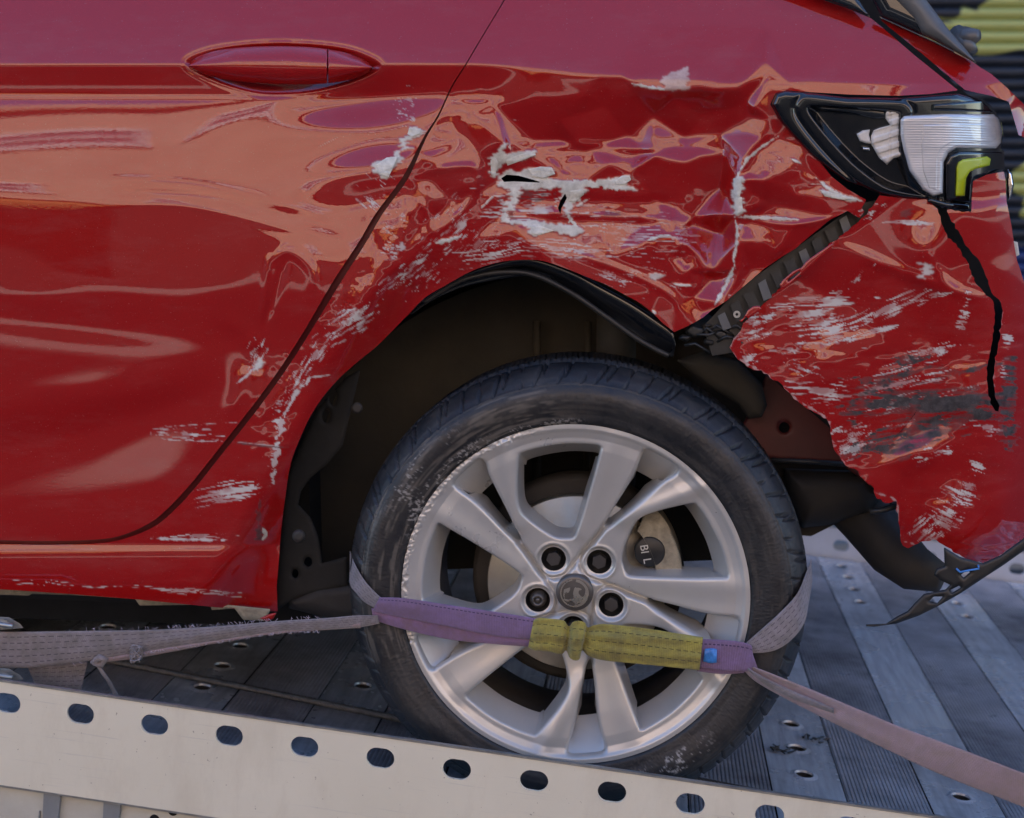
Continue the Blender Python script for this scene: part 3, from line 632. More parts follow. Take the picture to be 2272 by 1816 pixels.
# house across the street, behind the camera: it is what the paint mirrors
bh = empty('stone_building'); tag(bh, 'sunlit buff stone building across the street, mirrored in the car paint', 'building')
FY = -12.0
m = MB(); m.box((0, FY-.6, 5.5), (26, .5, 2.7)); m.box((0, FY-.08, 2.95), (26, .14, .14)); m.box((0, FY-.05, 8.25), (26, .2, .12)); m.build('wall', M['stone'], bh)
m = MB(); m.box((0, FY-.6, 1.4), (26, .45, 1.4)); m.build('shopfront', M['shop'], bh)
for row, z in enumerate((4.2, 6.6)):
    for k in range(-7, 8):
        xc = k*2.9+.5+.8*row
        m = MB()
        for (cx, cz, hx, hz) in ((xc-.85, z, .05, .34), (xc+.85, z, .05, .34), (xc, z+.34, .9, .06), (xc, z-.34, 1.0, .07), (xc, z, .85, .035)): m.box((cx, FY-.07, cz), (hx, .05, hz))
        f = m.build('window', M['white_paint'], bh)
        g = MB(); g.box((xc, FY-.09, z), (.8, .012, .30)); g.build('pane', M['window_glass'], f)
for k, xc in enumerate((-7.5, -2.2, 4.4)):  # awnings added out of view, to mirror orange glints in the paint
    m = MB(); v = [(xc-1, FY-.1, 2.6), (xc+1, FY-.1, 2.6), (xc+1, FY+.9, 2.15), (xc-1, FY+.9, 2.15), (xc-1, FY+.9, 1.95), (xc+1, FY+.9, 1.95)]
    mesh('added_awning', v, [[0, 1, 2, 3], [3, 2, 5, 4]], M['added_awning'], bh)

# shuttered shop beyond the car
sh = empty('roller_shutter_shop'); tag(sh, 'dark horizontal roller shutter sprayed with yellow and blue graffiti behind the car', 'building')
SY = 5.2
def graffiti():
    m, n, l, b = new_mat('graffiti_shutter')
    tc = n.new('ShaderNodeTexCoord'); s = n.new('ShaderNodeSeparateXYZ'); l.new(tc.outputs['Object'], s.inputs[0])
    def tex(off, scale):
        mp = n.new('ShaderNodeMapping'); mp.inputs['Location'].default_value = off; mp.inputs['Scale'].default_value = (1, 1, 1.5)
        t = n.new('ShaderNodeTexNoise'); t.inputs['Scale'].default_value = scale; t.inputs['Detail'].default_value = 1; t.inputs['Distortion'].default_value = .6
        l.new(tc.outputs['Object'], mp.inputs[0]); l.new(mp.outputs[0], t.inputs[0]); return t.outputs['Fac']
    base = ramp(n, l, noise(n, l, 4, 5), [(.3, (.010, .013, .02)), (.7, (.022, .026, .035))])
    hi = ramp(n, l, s.outputs[2], [(.0, g3(0)), (1, g3(1))])
    def patch(cx, cz, rx, rz, k):
        mp = n.new('ShaderNodeMapping'); mp.inputs['Location'].default_value = (-cx/rx, 0, -cz/rz); mp.inputs['Scale'].default_value = (1/rx, 0, 1/rz); l.new(tc.outputs['Object'], mp.inputs[0])
        vm = n.new('ShaderNodeVectorMath'); vm.operation = 'LENGTH'; l.new(mp.outputs[0], vm.inputs[0])
        ad = n.new('ShaderNodeMath'); ad.operation = 'ADD'; l.new(vm.outputs['Value'], ad.inputs[0]); l.new(tex((k, 0, k), 3.5), ad.inputs[1])
        return ramp(n, l, ad.outputs[0], [(0, g3(1)), (.0, g3(1)), (.98, g3(1)), (1.0, g3(0))])
    def any_(fs):
        o = fs[0]
        for f in fs[1:]:
            q = n.new('ShaderNodeMath'); q.operation = 'MAXIMUM'; l.new(o, q.inputs[0]); l.new(f, q.inputs[1]); o = q.outputs[0]
        return o
    X_, Z_ = 1.8, .15
    y = any_([patch(2.48-X_, 2.50-Z_, .8, .26, 1), patch(2.75-X_, 1.74-Z_, .55, .30, 2), patch(1.0-X_, 2.0-Z_, .8, .4, 3), patch(4.2-X_, 2.3-Z_, .9, .5, 4), patch(-.6-X_, 2.7-Z_, .9, .5, 5)])
    bl = any_([patch(2.62-X_, 1.25-Z_, .7, .50, 6), patch(.2-X_, 1.4-Z_, .9, .4, 7), patch(4.6-X_, 1.4-Z_, .8, .5, 8)])
    c = mix(n, l, bl, base, (.016, .035, .13)); c = mix(n, l, y, c, (.42, .43, .13))
    l.new(c, b.inputs['Base Color']); b.inputs['Roughness'].default_value = .45; b.inputs['Metallic'].default_value = .2
    return m
M['shutter'] = graffiti()
# one slat, its copies stacked
pro = [(0, 0), (-.012, .010), (-.02, .026), (-.018, .044), (-.006, .052), (0, .054)]
V = []; F_ = []
for x in (-3.2, 3.2):
    for (yy, zz) in pro: V.append((x, yy, zz))
F_ = [[i, i+1, len(pro)+i+1, len(pro)+i] for i in range(len(pro)-1)]
for i in range(66):
    if i == 0: s0 = mesh('slat', V, F_, M['shutter'], sh, True)
    else:
        s0_ = s0.copy(); link(s0_, sh); s0_.location = (0, 0, 0)
        me = s0.data.copy(); me.transform(Matrix.Translation((0, 0, .056*i))); s0_.data = me
    if i == 0: sl0 = s0
for o in sh.children: o.location = (1.8, SY, .15)
m = MB(); m.box((0, SY+.5, 9.1), (26, .5, 5.2)); m.box((-14, SY+.5, 2.0), (12.5, .5, 2.0)); m.box((18, SY+.5, 2.0), (13, .5, 2.0)); m.box((1.8, SY+.35, 2), (3.4, .1, 2)); m.build('wall', M['brick'], sh)

# ================================================================== TRUCK BED
truck = empty('tow_truck_bed', TM); tag(truck, 'tilted aluminium tow truck bed with slotted side rails under the red car', 'truck bed')
NV, FV = -.15, 1.90
def truck_rail(name, v, z0, z1, u0, u1, slots, sw, shh, thick, mat, lip=.012):
    """upright plate with obround slots: cells butted along u"""
    mb = MB(); V_, F2 = [], []
    us = sorted(q[0] for q in slots); edges = [u0]+[(a+b)/2 for a, b in zip(us[:-1], us[1:])]+[u1]
    vid = {}
    def P(u, vv, z):
        k = (round(u, 5), round(vv, 5), round(z, 5))
        if k not in vid: vid[k] = len(V_); V_.append((u, vv, z))
        return vid[k]
    for (uc, zc), ua, ub in zip(slots, edges[:-1], edges[1:]):
        N = 28; rr = shh/2; hw = sw/2-rr; ring = []; outer = []
        for k in range(N):
            a = 2*math.pi*(k+.5)/N; c_, s_ = math.cos(a), math.sin(a)
            ring.append((uc+(hw if c_ > 0 else -hw)+rr*c_, zc+rr*s_))
        # outer points: project ring onto the cell border
        for k in range(N):
            a = 2*math.pi*(k+.5)/N; c_, s_ = math.cos(a), math.sin(a)
            tx = ((ub-uc) if c_ > 0 else (uc-ua))/max(abs(c_), 1e-9); tz = ((z1-zc) if s_ > 0 else (zc-z0))/max(abs(s_), 1e-9); t = min(tx, tz)
            outer.append([uc+t*c_, zc+t*s_])
        for (cu, cz) in ((ua, z0), (ub, z0), (ub, z1), (ua, z1)):
            k = min(range(N), key=lambda q: (outer[q][0]-cu)**2+(outer[q][1]-cz)**2); outer[k] = [cu, cz]
        for k in range(N):
            j = (k+1) % N; r0_, r1_, o0, o1 = ring[k], ring[j], outer[k], outer[j]
            F2.append([P(r0_[0], v, r0_[1]), P(r1_[0], v, r1_[1]), P(o1[0], v, o1[1]), P(o0[0], v, o0[1])][::-1])
            F2.append([P(r0_[0], v+thick, r0_[1]), P(r1_[0], v+thick, r1_[1]), P(o1[0], v+thick, o1[1]), P(o0[0], v+thick, o0[1])])
            F2.append([P(r0_[0], v, r0_[1]), P(r1_[0], v, r1_[1]), P(r1_[0], v+thick, r1_[1]), P(r0_[0], v+thick, r0_[1])])
    o = mesh(name, V_, F2, mat, truck)
    m = MB(); m.box(((u0+u1)/2, v+thick/2, z1+.0015), ((u1-u0)/2, thick/2+.001, .0015)); m.box(((u0+u1)/2, v+thick/2, z0-.0015), ((u1-u0)/2, thick/2, .0015))
    m.build('rail_edge', M['steel'], truck)
    return o
hs = [on_v(px, py, NV) for px, py in ((15, 1571), (855, 1683), (1709, 1800))]
zt = np.mean([on_v(*p, NV)[1] for p in ((2, 1527), (800, 1633), (1472, 1726), (2103, 1804))]); zb = np.mean([on_v(*p, NV)[1] for p in ((0, 1746), (516, 1816))])
pitch = (hs[2][0]-hs[0][0])/10; zc = np.mean([h[1] for h in hs])
NS = [(hs[0][0]+pitch*k, zc) for k in range(-5, 19)]
truck_rail('side_rail', NV, zb, zt, NS[0][0]-pitch/2, NS[-1][0]+pitch/2, NS, .0385, .0285, .004, M['rail'])
print('rail', zt, zb, zc, pitch, 'far', [on_v(*p, FV) for p in ((1866, 1211), (2063, 1239), (2256, 1267), (1788, 1187), (1788, 1224))])
fh = [on_v(*p, FV) for p in ((1866, 1211), (2063, 1239), (2256, 1267))]; fp = (fh[2][0]-fh[0][0])/2
FS = [(fh[0][0]+fp*k, fh[0][1]) for k in range(-8, 5)]
truck_rail('side_rail', FV, FS[0][1]-.055, FS[0][1]+.045, FS[0][0]-fp/2, FS[-1][0]+fp/2, FS, .042, .030, .004, M['rail_far'])
for dz, dv in ((-.058, -.02), (-.066, -.045)):
    m = MB(); m.box((.2, FV+dv+.01, FS[0][1]+dz), (1.8, .03, .004)); m.build('rail_ledge', M['rail_far'], truck)
# planks: one module = smooth band with pressed holes + ribbed band
MOD = .2555; HP = .1155
SLV = []
def sleeve(u, v):  # dark cup added in each hole; its colour stands in for shade
    if not SLV:
        m = MB(); N = 24
        for zz in (-.0015, -.020):
            for k in range(N): a = 2*math.pi*k/N; m.v.append((.0141*math.cos(a), .0141*math.sin(a), zz))
        for k in range(N): m.f.append([k, (k+1) % N, N+(k+1) % N, N+k])
        m.f.append([N+k for k in range(N)]); o = m.build('hole_shade', M['under'], truck); SLV.append(o)
    else: o = SLV[0].copy(); link(o, truck); SLV.append(o)
    o.location = (u, v, 0)
def smooth_plank(u0, u1, uh):
    mb = MB(); V_ = mb.v; F2 = mb.f; v0 = NV+.01; nv = int((FV-v0)/HP)+1; start = .306-HP*math.floor((.306-v0)/HP)-HP
    for r_ in range(nv+1):
        vc = start+HP*r_; va, vb = max(vc-HP/2, v0), min(vc+HP/2, FV-.01)
        if vb-va < .005: continue
        if not (va < vc-.03 and vb > vc+.03) or .62 < vc < 1.36:
            b = len(V_); V_ += [(u0, va, 0), (u1, va, 0), (u1, vb, 0), (u0, vb, 0)]; F2.append([b, b+1, b+2, b+3]); continue
        N = 24; rings = []
        for k in range(N):
            a = 2*math.pi*(k+.5)/N; c_, s_ = math.cos(a), math.sin(a)
            tx = ((u1-uh) if c_ > 0 else (uh-u0))/max(abs(c_), 1e-9); tz = ((vb-vc) if s_ > 0 else (vc-va))/max(abs(s_), 1e-9); t = min(tx, tz)
            rings.append([uh+t*c_, vc+t*s_])
        for (cu, cz) in ((u0, va), (u1, va), (u1, vb), (u0, vb)):
            k = min(range(N), key=lambda q: (rings[q][0]-cu)**2+(rings[q][1]-cz)**2); rings[k] = [cu, cz]
        sleeve(uh, vc)
        b = len(V_)
        for k in range(N): V_.append((rings[k][0], rings[k][1], 0))
        for (rr, zz) in ((.0235, 0), (.0190, .0012), (.0165, .0022), (.0150, .0018), (.0142, -.0008), (.0141, -.0015)):
            for k in range(N):
                a = 2*math.pi*(k+.5)/N; V_.append((uh+rr*math.cos(a), vc+rr*math.sin(a), zz))
        for q in range(6):
            for k in range(N): j = (k+1) % N; F2.append([b+q*N+k, b+q*N+j, b+(q+1)*N+j, b+(q+1)*N+k])
    me = mb.build('plank', M['plank'], truck, False); return me
def ribbed_plank(u0, u1):
    V_ = []; F2 = []; n = 20; prof = []
    for i in range(n):
        a = u0+(u1-u0)*i/n; w_ = (u1-u0)/n; prof += [(a, -.0009), (a+.22*w_, -.0009), (a+.40*w_, .0003), (a+.84*w_, .0003)]
    prof.append((u1, -.0009)); v0, v1 = NV+.01, FV-.01
    for (u, z) in prof: V_ += [(u, v0, z), (u, v1, z)]
    for i in range(len(prof)-1): F2.append([2*i, 2*i+2, 2*i+3, 2*i+1])
    return mesh('ribbed_plank', V_, F2, M['rib'], truck)
k0 = .369
for k in range(-8, 8):
    uh = k0+MOD*k
    a, b = uh-.060, uh+.060
    smooth_plank(a+.0015, b-.0015, uh); ribbed_plank(b+.001, b+MOD-.121)
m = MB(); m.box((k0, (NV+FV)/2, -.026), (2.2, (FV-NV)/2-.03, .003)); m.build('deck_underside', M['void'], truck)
# outer flank of the truck below the deck
SV = NV+.012
m = MB(); m.box((-.2, SV+.1, zb+.006-.17), (2.2, .10, .17)); m.build('side_panel', M['side_panel'], truck)
for px in (118, 252):
    u, z = on_v(px, 1790, SV)
    m = MB(); m.prism([(u-.012, zb-.005), (u+.012, zb-.005), (u+.004, -.30), (u-.004, -.30)], lambda x, y, h: (x, SV+h, y), -.008, -.001); m.build('panel_rib', M['grey_metal'], truck)
for px, py in ((384, 1800), (343, 1818)):
    u, z = on_v(px, py, SV); m = MB(); m.lathe([(.001, -.002), (.006, -.002), (.007, -.0005), (.007, .003)], 16, c=(u, SV, z)); m.build('bolt_hole', M['void'], truck)
u1_, _ = on_v(340, 1800, SV); m = MB(); m.box((u1_, SV-.001, -.2), (.0012, .001, .16)); m.build('panel_seam', M['void'], truck)
for px in (90, 300):
    u, z = on_v(px, 1790, SV); m = MB(); m.box((u, SV-.0015, -.14), (.0008, .0015, .10)); m.build('panel_seam', M['grey_metal'], truck)
# ================================================================== THE CAR
car = empty('damaged_car', Matrix.Translation(Vector((float(WC[0]), float(WC[1]), float(DO[2])))))
tag(car, 'red hatchback with crushed rear wing, torn bumper and scraped door on a truck bed', 'car')
def carry(o, parent=None):
    """parts are modelled in world space and then hung on the car"""
    o.parent = parent or car; o.matrix_parent_inverse = (parent or car).matrix_world.inverted(); return o
bpy.context.view_layer.update()
GAPL = [(1150, -60), (1118, 0), (1070, 80), (1030, 147), (1001, 193), (971, 256), (938, 308), (893, 394), (833, 475), (795, 539), (737, 628), (680, 726), (628, 808), (569, 890), (511, 964), (470, 1016), (430, 1066), (388, 1113), (340, 1156), (280, 1185), (222, 1197), (111, 1201), (0, 1199), (-320, 1190)]
GAPR = [(1153.5, -60), (1121.5, 0), (1073.5, 80), (1034, 147), (1005.5, 193), (977, 256), (948, 308), (911, 396), (856, 475), (819, 539), (763, 628), (702, 726), (647, 812), (588, 896), (529, 972), (487, 1024), (446, 1076), (402, 1125), (350, 1170), (285, 1197), (224, 1209), (111, 1213), (0, 1211), (-320, 1202)]
GAPR = [(a[0]*.7+b[0]*.3, a[1]*.7+b[1]*.3) for a, b in zip(GAPR, GAPL)]
gl = catmull(GAPL, 6); gr = catmull(GAPR, 6)
door_poly = [tuple(p) for p in gl]+[(-320, -240), (1255, -240)]
o = carry(panel('rear_door', door_poly)); door = o
ARCH = [(614, 1300), (619, 1240), (624, 1176), (632, 1110), (645, 1030), (665, 975), (691, 920), (724, 872), (761, 832), (800, 798), (839, 766), (906, 698), (943, 661), (988, 634), (1032, 609), (1069, 593), (1121, 580), (1181, 577), (1218, 583), (1270, 602), (1314, 620), (1344, 632), (1381, 652), (1418, 672), (1448, 695), (1470, 717), (1496, 737)]
arch = catmull(ARCH, 5)
wing = [tuple(p) for p in gr[::-1]]+[(1265, -240), (1640, -240), (1740, -40), (1825, 0), (1880, 19), (1932, 41), (1955, 59), (2029, 123), (2126, 201), (2066, 209), (1992, 213), (1880, 210), (1817, 206), (1745, 201), (1721, 207), (1709, 232), (1728, 264), (1756, 297), (1803, 340), (1845, 392), (1880, 420), (1922, 444), (1912, 462), (1918, 470), (1907, 484), (1895, 478), (1881, 468), (1862, 478), (1843, 487), (1784, 535), (1765, 552), (1735, 570), (1710, 587), (1695, 597), (1643, 642), (1612, 668), (1580, 688), (1560, 705), (1539, 717), (1515, 729)]
wing += [tuple(p) for p in arch[::-1]]+[(616, 1357), (560, 1356), (480, 1348), (300, 1330), (150, 1318), (0, 1308), (-320, 1290)]
tear = [(1112, 396), (1124, 388), (1150, 390), (1175, 397), (1205, 406), (1180, 405), (1140, 403), (1118, 404)]
tear2 = [(1254, 430), (1258, 440), (1246, 462), (1243, 476), (1238, 462), (1243, 446)]
carry(panel('rear_wing', wing, [tear, tear2], label='crushed red rear wing with torn metal and cracked filler'))
BT = [(1951, 434), (1940, 452), (1925, 474), (1910, 487), (1851, 535), (1784, 589), (1745, 628), (1710, 660), (1687, 682), (1668, 700), (1654, 713), (1639, 738), (1628, 752), (1620, 770), (1632, 792), (1658, 814), (1695, 829), (1725, 846), (1740, 862), (1758, 880), (1780, 898), (1806, 916), (1834, 930), (1841, 945), (1845, 975), (1851, 998), (1862, 1014), (1877, 1033), (1888, 1040), (1899, 1040), (1907, 1055), (1920, 1068), (1933, 1077), (1938, 1092), (1947, 1106), (1959, 1114), (1974, 1116), (1988, 1112), (1987, 1133), (1992, 1150), (1996, 1170), (1997, 1196), (2004, 1210), (2014, 1216), (2029, 1209), (2042, 1201), (2055, 1200), (2070, 1198), (2084, 1204), (2103, 1216), (2129, 1232), (2155, 1246), (2180, 1250), (2200, 1247), (2230, 1224), (2272, 1195), (2420, 1090), (2470, 900), (2430, 700), (2330, 660), (2272, 626), (2264, 600), (2256, 576), (2250, 540), (2244, 501), (2238, 470), (2233, 446), (2231, 400), (2227, 381), (2190, 388), (2159, 402), (2156, 440), (2155, 471), (2120, 468),
      (2101, 466), (2111, 492), (2131, 520), (2142, 545), (2170, 576), (2184, 600), (2194, 631), (2200, 650), (2217, 665), (2224, 690), (2222, 720), (2214, 770), (2206, 810), (2204, 847), (2208, 880), (2217, 900), (2215, 914), (2208, 912), (2198, 894), (2190, 847), (2192, 810), (2198, 770), (2206, 720), (2207, 690), (2203, 668), (2188, 656), (2166, 630), (2156, 610), (2146, 580), (2125, 548), (2100, 520), (2088, 490), (2080, 464), (2055, 442), (2003, 440)]
def ragged(P, amp, step=7):
    out = []; r_ = np.random.RandomState(5)
    for i in range(len(P)):
        a = np.array(P[i], float); b = np.array(P[(i+1) % len(P)], float); L_ = np.hypot(*(b-a)); n_ = max(1, int(L_/step)) if L_ < 90 else 1; nn = np.array([-(b-a)[1], (b-a)[0]])/(L_+1e-6)
        for k in range(n_):
            w_ = r_.normal(0, amp) if (a[0] < 2225 and a[1] > 442) else 0
            out.append(tuple(a+(b-a)*k/n_+nn*w_*(1 if k else .5)))
    return out
BT = ragged(BT, 1.5)
split = [(1985, 973), (2018, 933), (2036, 908), (2030, 920), (2000, 958), (1980, 976)]
jl = [(x-9, y-6) for x, y in GAPL]; jr = [(x+10, y+6) for x, y in GAPR]
carry(ribbon('door_jamb', [(x, y, float(samp(H, np.array([x+8.]), np.array([y*1.]))[0])-.017) for x, y in jl], [(x, y, float(samp(H, np.array([x-8.]), np.array([y*1.]))[0])-.019) for x, y in jr], 'jamb', None, .002, 3, 4))
bumper = carry(panel('rear_bumper', BT, [split], thick=.006, label='torn red bumper skin scraped white and black, with a ragged lower edge'))
# tongues on the bumper's torn flange
for P_ in ([(1730, 632), (1737, 622), (1760, 602), (1778, 594), (1790, 580), (1800, 572), (1846, 540), (1850, 545), (1800, 590), (1742, 640), (1733, 642)], [(1640, 712), (1650, 706), (1660, 688), (1672, 680), (1684, 679), (1690, 686), (1660, 708), (1655, 703), (1646, 715)]):
    hl = [[(1746, 622), (1774, 600), (1776, 604), (1750, 626)]] if P_[0][0] == 1730 else []
    carry(plate('mounting_tongue', P_, -.004, .001, 6, .003, 'paint', None, 1.6, hl), bumper)
# hatch corner, hatch glass, quarter glass
HT = [(1951, 42), (1964, 46), (2022, 71), (2074, 93), (2110, 112), (2150, 132), (2175, 150), (2200, 165), (2233, 194), (2272, 232), (2350, 320), (2400, 420), (2380, 560), (2272, 560), (2262, 500), (2272, 260), (2240, 226), (2200, 212), (2166, 205), (2141, 199), (2051, 125), (1972, 62)]
hatch = carry(panel('tailgate', HT[:8]+[(2233, 194), (2280, 240), (2330, 330), (2260, 300), (2238, 226), (2200, 213), (2166, 206), (2141, 200), (2051, 124), (1972, 60)], thick=.012, dh=-.006))
carry(plate('hatch_glass', [(1900, -60), (1957, 40), (2022, 69), (2074, 91), (2112, 111), (2163, 139), (2118, 93), (2074, 48), (2029, 0), (1980, -60)], -.035, .010, 30, .01, 'glass', None, 3))
carry(plate('glass_rubber', [(2074, 92), (2110, 110), (2160, 138), (2170, 145), (2150, 134), (2110, 114), (2072, 95), (1957, 43), (1950, 36)], -.02, .003, 4, .006, 'gloss_black', None, 2))
carry(plate('roof_spoiler_side', [(2000, -60), (2040, -20), (2100, 60), (2145, 112), (2168, 142), (2120, 118), (2080, 92), (2046, 76), (2024, 40), (1985, 0), (1950, -60)], -.03, .012, 30, .01, 'grey_trim', None, 3))
carry(plate('quarter_glass', [(1700, -60), (1836, 1), (1880, 17), (1930, 38), (1912, 10), (1890, -20), (1870, -60)], -.016, .004, 14, .01, 'glass', None, 3))
m = MB(); m.tube([pxp(2122, 72, -.18), pxp(2140, 92, -.16), pxp(2152, 118, -.15)], .012, 10); m.tube([pxp(2128, 96, -.17), pxp(2148, 82, -.16), pxp(2172, 78, -.15)], [.010, .016, .008], 10)
carry(m.build('wiper_pivot', M['grey_trim'], None, True))
carry(plate('reversing_trim', [(2236, 376), (2246, 384), (2250, 410), (2244, 440), (2236, 446), (2233, 410)], -.09, .01, 5, .01, 'chrome', None, 1.5))
carry(plate('number_plate', [(2244, 534), (2258, 538), (2262, 566), (2250, 572)], -.11, .001, 3, .004, 'print', None, 2))

for i, P_ in enumerate(([(1122, 356), (1150, 344), (1186, 336), (1189, 344), (1160, 356), (1126, 368)], [(1172, 376), (1200, 370), (1224, 372), (1232, 386), (1206, 396), (1180, 392)], [(1364, 402), (1380, 390), (1397, 390), (1400, 400), (1384, 410), (1366, 410)], [(1176, 500), (1200, 502), (1230, 512), (1196, 522), (1180, 520)],
        [(1088, 356), (1100, 350), (1106, 362), (1098, 392), (1090, 388)], [(1627, 396), (1644, 394), (1646, 420), (1640, 440), (1628, 430)], [(1628, 440), (1646, 438), (1648, 470), (1634, 476)], [(1820, 422), (1856, 430), (1896, 442), (1870, 444), (1830, 436)], [(1264, 424), (1294, 420), (1296, 432), (1276, 448), (1262, 446)],
        [(834, 366), (858, 350), (882, 348), (876, 364), (862, 394), (842, 388)], [(908, 284), (934, 286), (932, 296), (914, 304), (904, 298)])):
    o = plate('filler_flake', P_, lambda x, y: samp(H, x, y)+.0012, .0005, 2, .0012, 'filler', None, 1.5, (), lambda x, y, d: .0005*fbm(x/14, y/6, 3, 2)+.0040*np.clip((x-x.min())/(np.ptp(x)+1), 0, 1)**3)
    carry(o, None)
# black sheet behind the skin, standing in for the shade in every gap
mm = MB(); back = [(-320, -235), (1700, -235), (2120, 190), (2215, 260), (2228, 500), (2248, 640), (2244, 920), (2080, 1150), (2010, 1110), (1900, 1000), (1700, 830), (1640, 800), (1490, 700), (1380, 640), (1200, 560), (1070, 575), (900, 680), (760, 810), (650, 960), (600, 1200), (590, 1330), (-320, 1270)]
mm.prism(back, lambda x, y, h: pxp(x, y, h), -.17, -.155); carry(mm.build('gap_shade_backing', M['void']))
# recess behind the door dish
# door handle
HB_ = [(420, 146), (450, 122), (520, 107), (640, 103), (740, 112), (800, 130), (826, 150), (800, 170), (740, 184), (640, 188), (520, 180), (455, 166)]
def hlev(x, y): return samp(base_lvl, x*0+627, y*0+150)-.004 + .016*(1-((x-623)/215)**2)
hp = catmull(HB_, 6, True)
def front(x, y): return x < 727
cutx = 727
pa = [tuple(p) for p in hp if p[0] <= cutx-1.5]; pb = [tuple(p) for p in hp if p[0] >= cutx+1.5]
def split_poly(P, side):
    out = []; n = len(P)
    for i in range(n):
        a, b = P[i], P[(i+1) % n]; ia = (a[0] < cutx) == side; ib = (b[0] < cutx) == side; lim = cutx-1.2 if side else cutx+1.2
        if ia: out.append(tuple(a))
        if ia != ib: t = (lim-a[0])/(b[0]-a[0]); out.append((lim, a[1]+t*(b[1]-a[1])))
    return out
def hx(x, y, d):
    yc = np.interp(x, [420, 520, 640, 740, 826], [146, 143, 145, 148, 150]); hw = np.interp(x, [420, 450, 520, 640, 740, 800, 826], [4, 22, 37, 43, 36, 20, 4]); v = np.clip((y-yc)/hw, -1, 1)
    return .016*(1-np.abs(v)**2.2) - .004*np.exp(-((v+.08)/.05)**2)*0
for nm, sd_ in (('door_handle', True), ('handle_cap', False)):
    o = plate(nm, split_poly(hp, sd_), hlev, .0015, 3, .010, 'paint', None, 2.0, (), hx)
    carry(o, door)

# ---------------- tail lamp
LB = [(1712, 232), (1722, 208), (1742, 202), (1800, 207), (1880, 217), (2000, 218), (2125, 208), (2180, 219), (2200, 236), (2211, 252), (2222, 272), (2226, 300), (2221, 330), (2227, 378), (2195, 386), (2160, 402), (2156, 440), (2155, 471), (2088, 462), (2055, 446), (2005, 441), (1951, 431), (1875, 402), (1806, 352), (1754, 297), (1732, 270)]
hl = lambda x, y: samp(base_lvl, np.clip(x, 1700, 2300), np.clip(y, 150, 470))*0 + (.004 - .045*np.clip((x-1990)/190, 0, 1.5)**2*.9 - .02*np.clip((x-1990)/190, 0, 1.5)**4 - .02*np.clip((y-210)/240, -1, 1.2))
IN = [(1790, 240), (1808, 232), (1900, 238), (1990, 246), (2000, 262), (2000, 330), (2012, 378), (2044, 425), (2058, 436), (2010, 430), (1960, 415), (1900, 372), (1850, 322), (1805, 268)]
inn = catmull(IN, 4, True)
def bez(x, y, d):
    di, _, _, _ = near(x, y, inn, True); ii = inside(x, y, inn)
    return np.where(ii, -.014*np.clip(di/16, 0, 1), 0) - .003*np.exp(-((di-26)/5)**2)*(~ii)
lamp = plate('tail_lamp', LB, hl, .010, 14, .03, 'gloss_black', None, 2.0, (), bez); carry(lamp); lamp['label'] = 'black tail lamp with clear stepped lens and yellow indicator'
def lm(n_, P, dh, dome, wd, mat, **k): return carry(plate(n_, P, lambda x, y: hl(x, y)+dh+.011, dome, wd, .006, mat, None, 1.8, **k), lamp)
m_, n_, l_, b_ = new_mat('clear_ribbed_lens'); tc = n_.new('ShaderNodeTexCoord'); wv = n_.new('ShaderNodeTexWave'); wv.bands_direction = 'Z'; wv.inputs['Scale'].default_value = 95; wv.inputs['Distortion'].default_value = .2
l_.new(tc.outputs['Object'], wv.inputs[0]); bump(n_, l_, b_, wv.outputs['Fac'], .22, .001)
l_.new(ramp(n_, l_, noise(n_, l_, 14, 3, stretch=(1, 1, 3)), [(.3, (.50, .52, .55)), (.7, (.74, .75, .78))]), b_.inputs['Base Color']); b_.inputs['Roughness'].default_value = .22; b_.inputs['Metallic'].default_value = .25; b_.inputs['Coat Weight'].default_value = 1; b_.inputs['Coat Roughness'].default_value = .03
M['lens'] = m_
LENS = [(1998, 266), (2006, 258), (2100, 253), (2205, 254), (2216, 264), (2224, 290), (2221, 318), (2210, 330), (2122, 330), (2104, 340), (2094, 360), (2092, 430), (2070, 436), (2048, 422), (2018, 380), (2005, 335), (1998, 300)]
lm('lens', LENS, .001, .007, 9, 'lens')
lm('lens_rib_panel', [(2046, 276), (2200, 272), (2212, 282), (2214, 308), (2200, 318), (2110, 320), (2090, 332), (2082, 352), (2080, 424), (2060, 420), (2046, 380), (2042, 320)], .0065, .002, 5, 'lens')
lm('reflector', [(1966, 246), (1994, 246), (2000, 252), (1996, 268), (1998, 330), (2010, 364), (2004, 362), (1996, 348), (1982, 352), (1968, 366), (1950, 350), (1934, 322), (1932, 304), (1938, 290), (1952, 284), (1975, 278), (1964, 262)], -.008, .004, 8, 'frost', extra=lambda x, y, d: -.0022*(np.floor(y/13+x/40) % 2)-.0015*((x > 1974) & (x < 1978)))
lm('bulb_holder', [(1900, 298), (1914, 290), (1930, 288), (1928, 300), (1934, 320), (1920, 318), (1908, 314)], -.009, .004, 5, 'frost')
lm('bulb', [(1914, 326), (1930, 328), (1930, 336), (1914, 334)], -.008, .003, 3, 'chrome')
lm('indicator_housing', [(2098, 362), (2108, 344), (2126, 336), (2228, 334), (2229, 378), (2196, 388), (2166, 398), (2160, 410), (2158, 452), (2098, 446)], .000, .006, 8, 'gloss_black')
lm('indicator_lens', [(2122, 372), (2126, 360), (2136, 354), (2190, 347), (2199, 353), (2196, 368), (2164, 376), (2152, 382), (2144, 396), (2141, 436), (2120, 436)], .0055, .004, 5, 'indicator')
lm('lamp_lower_trim', [(2062, 440), (2100, 450), (2152, 454), (2154, 469), (2090, 462), (2058, 448)], .003, .003, 5, 'gloss_black')
lm('lamp_top_trim', [(2072, 232), (2180, 222), (2196, 236), (2208, 250), (2070, 246)], .001, .004, 5, 'gloss_black')
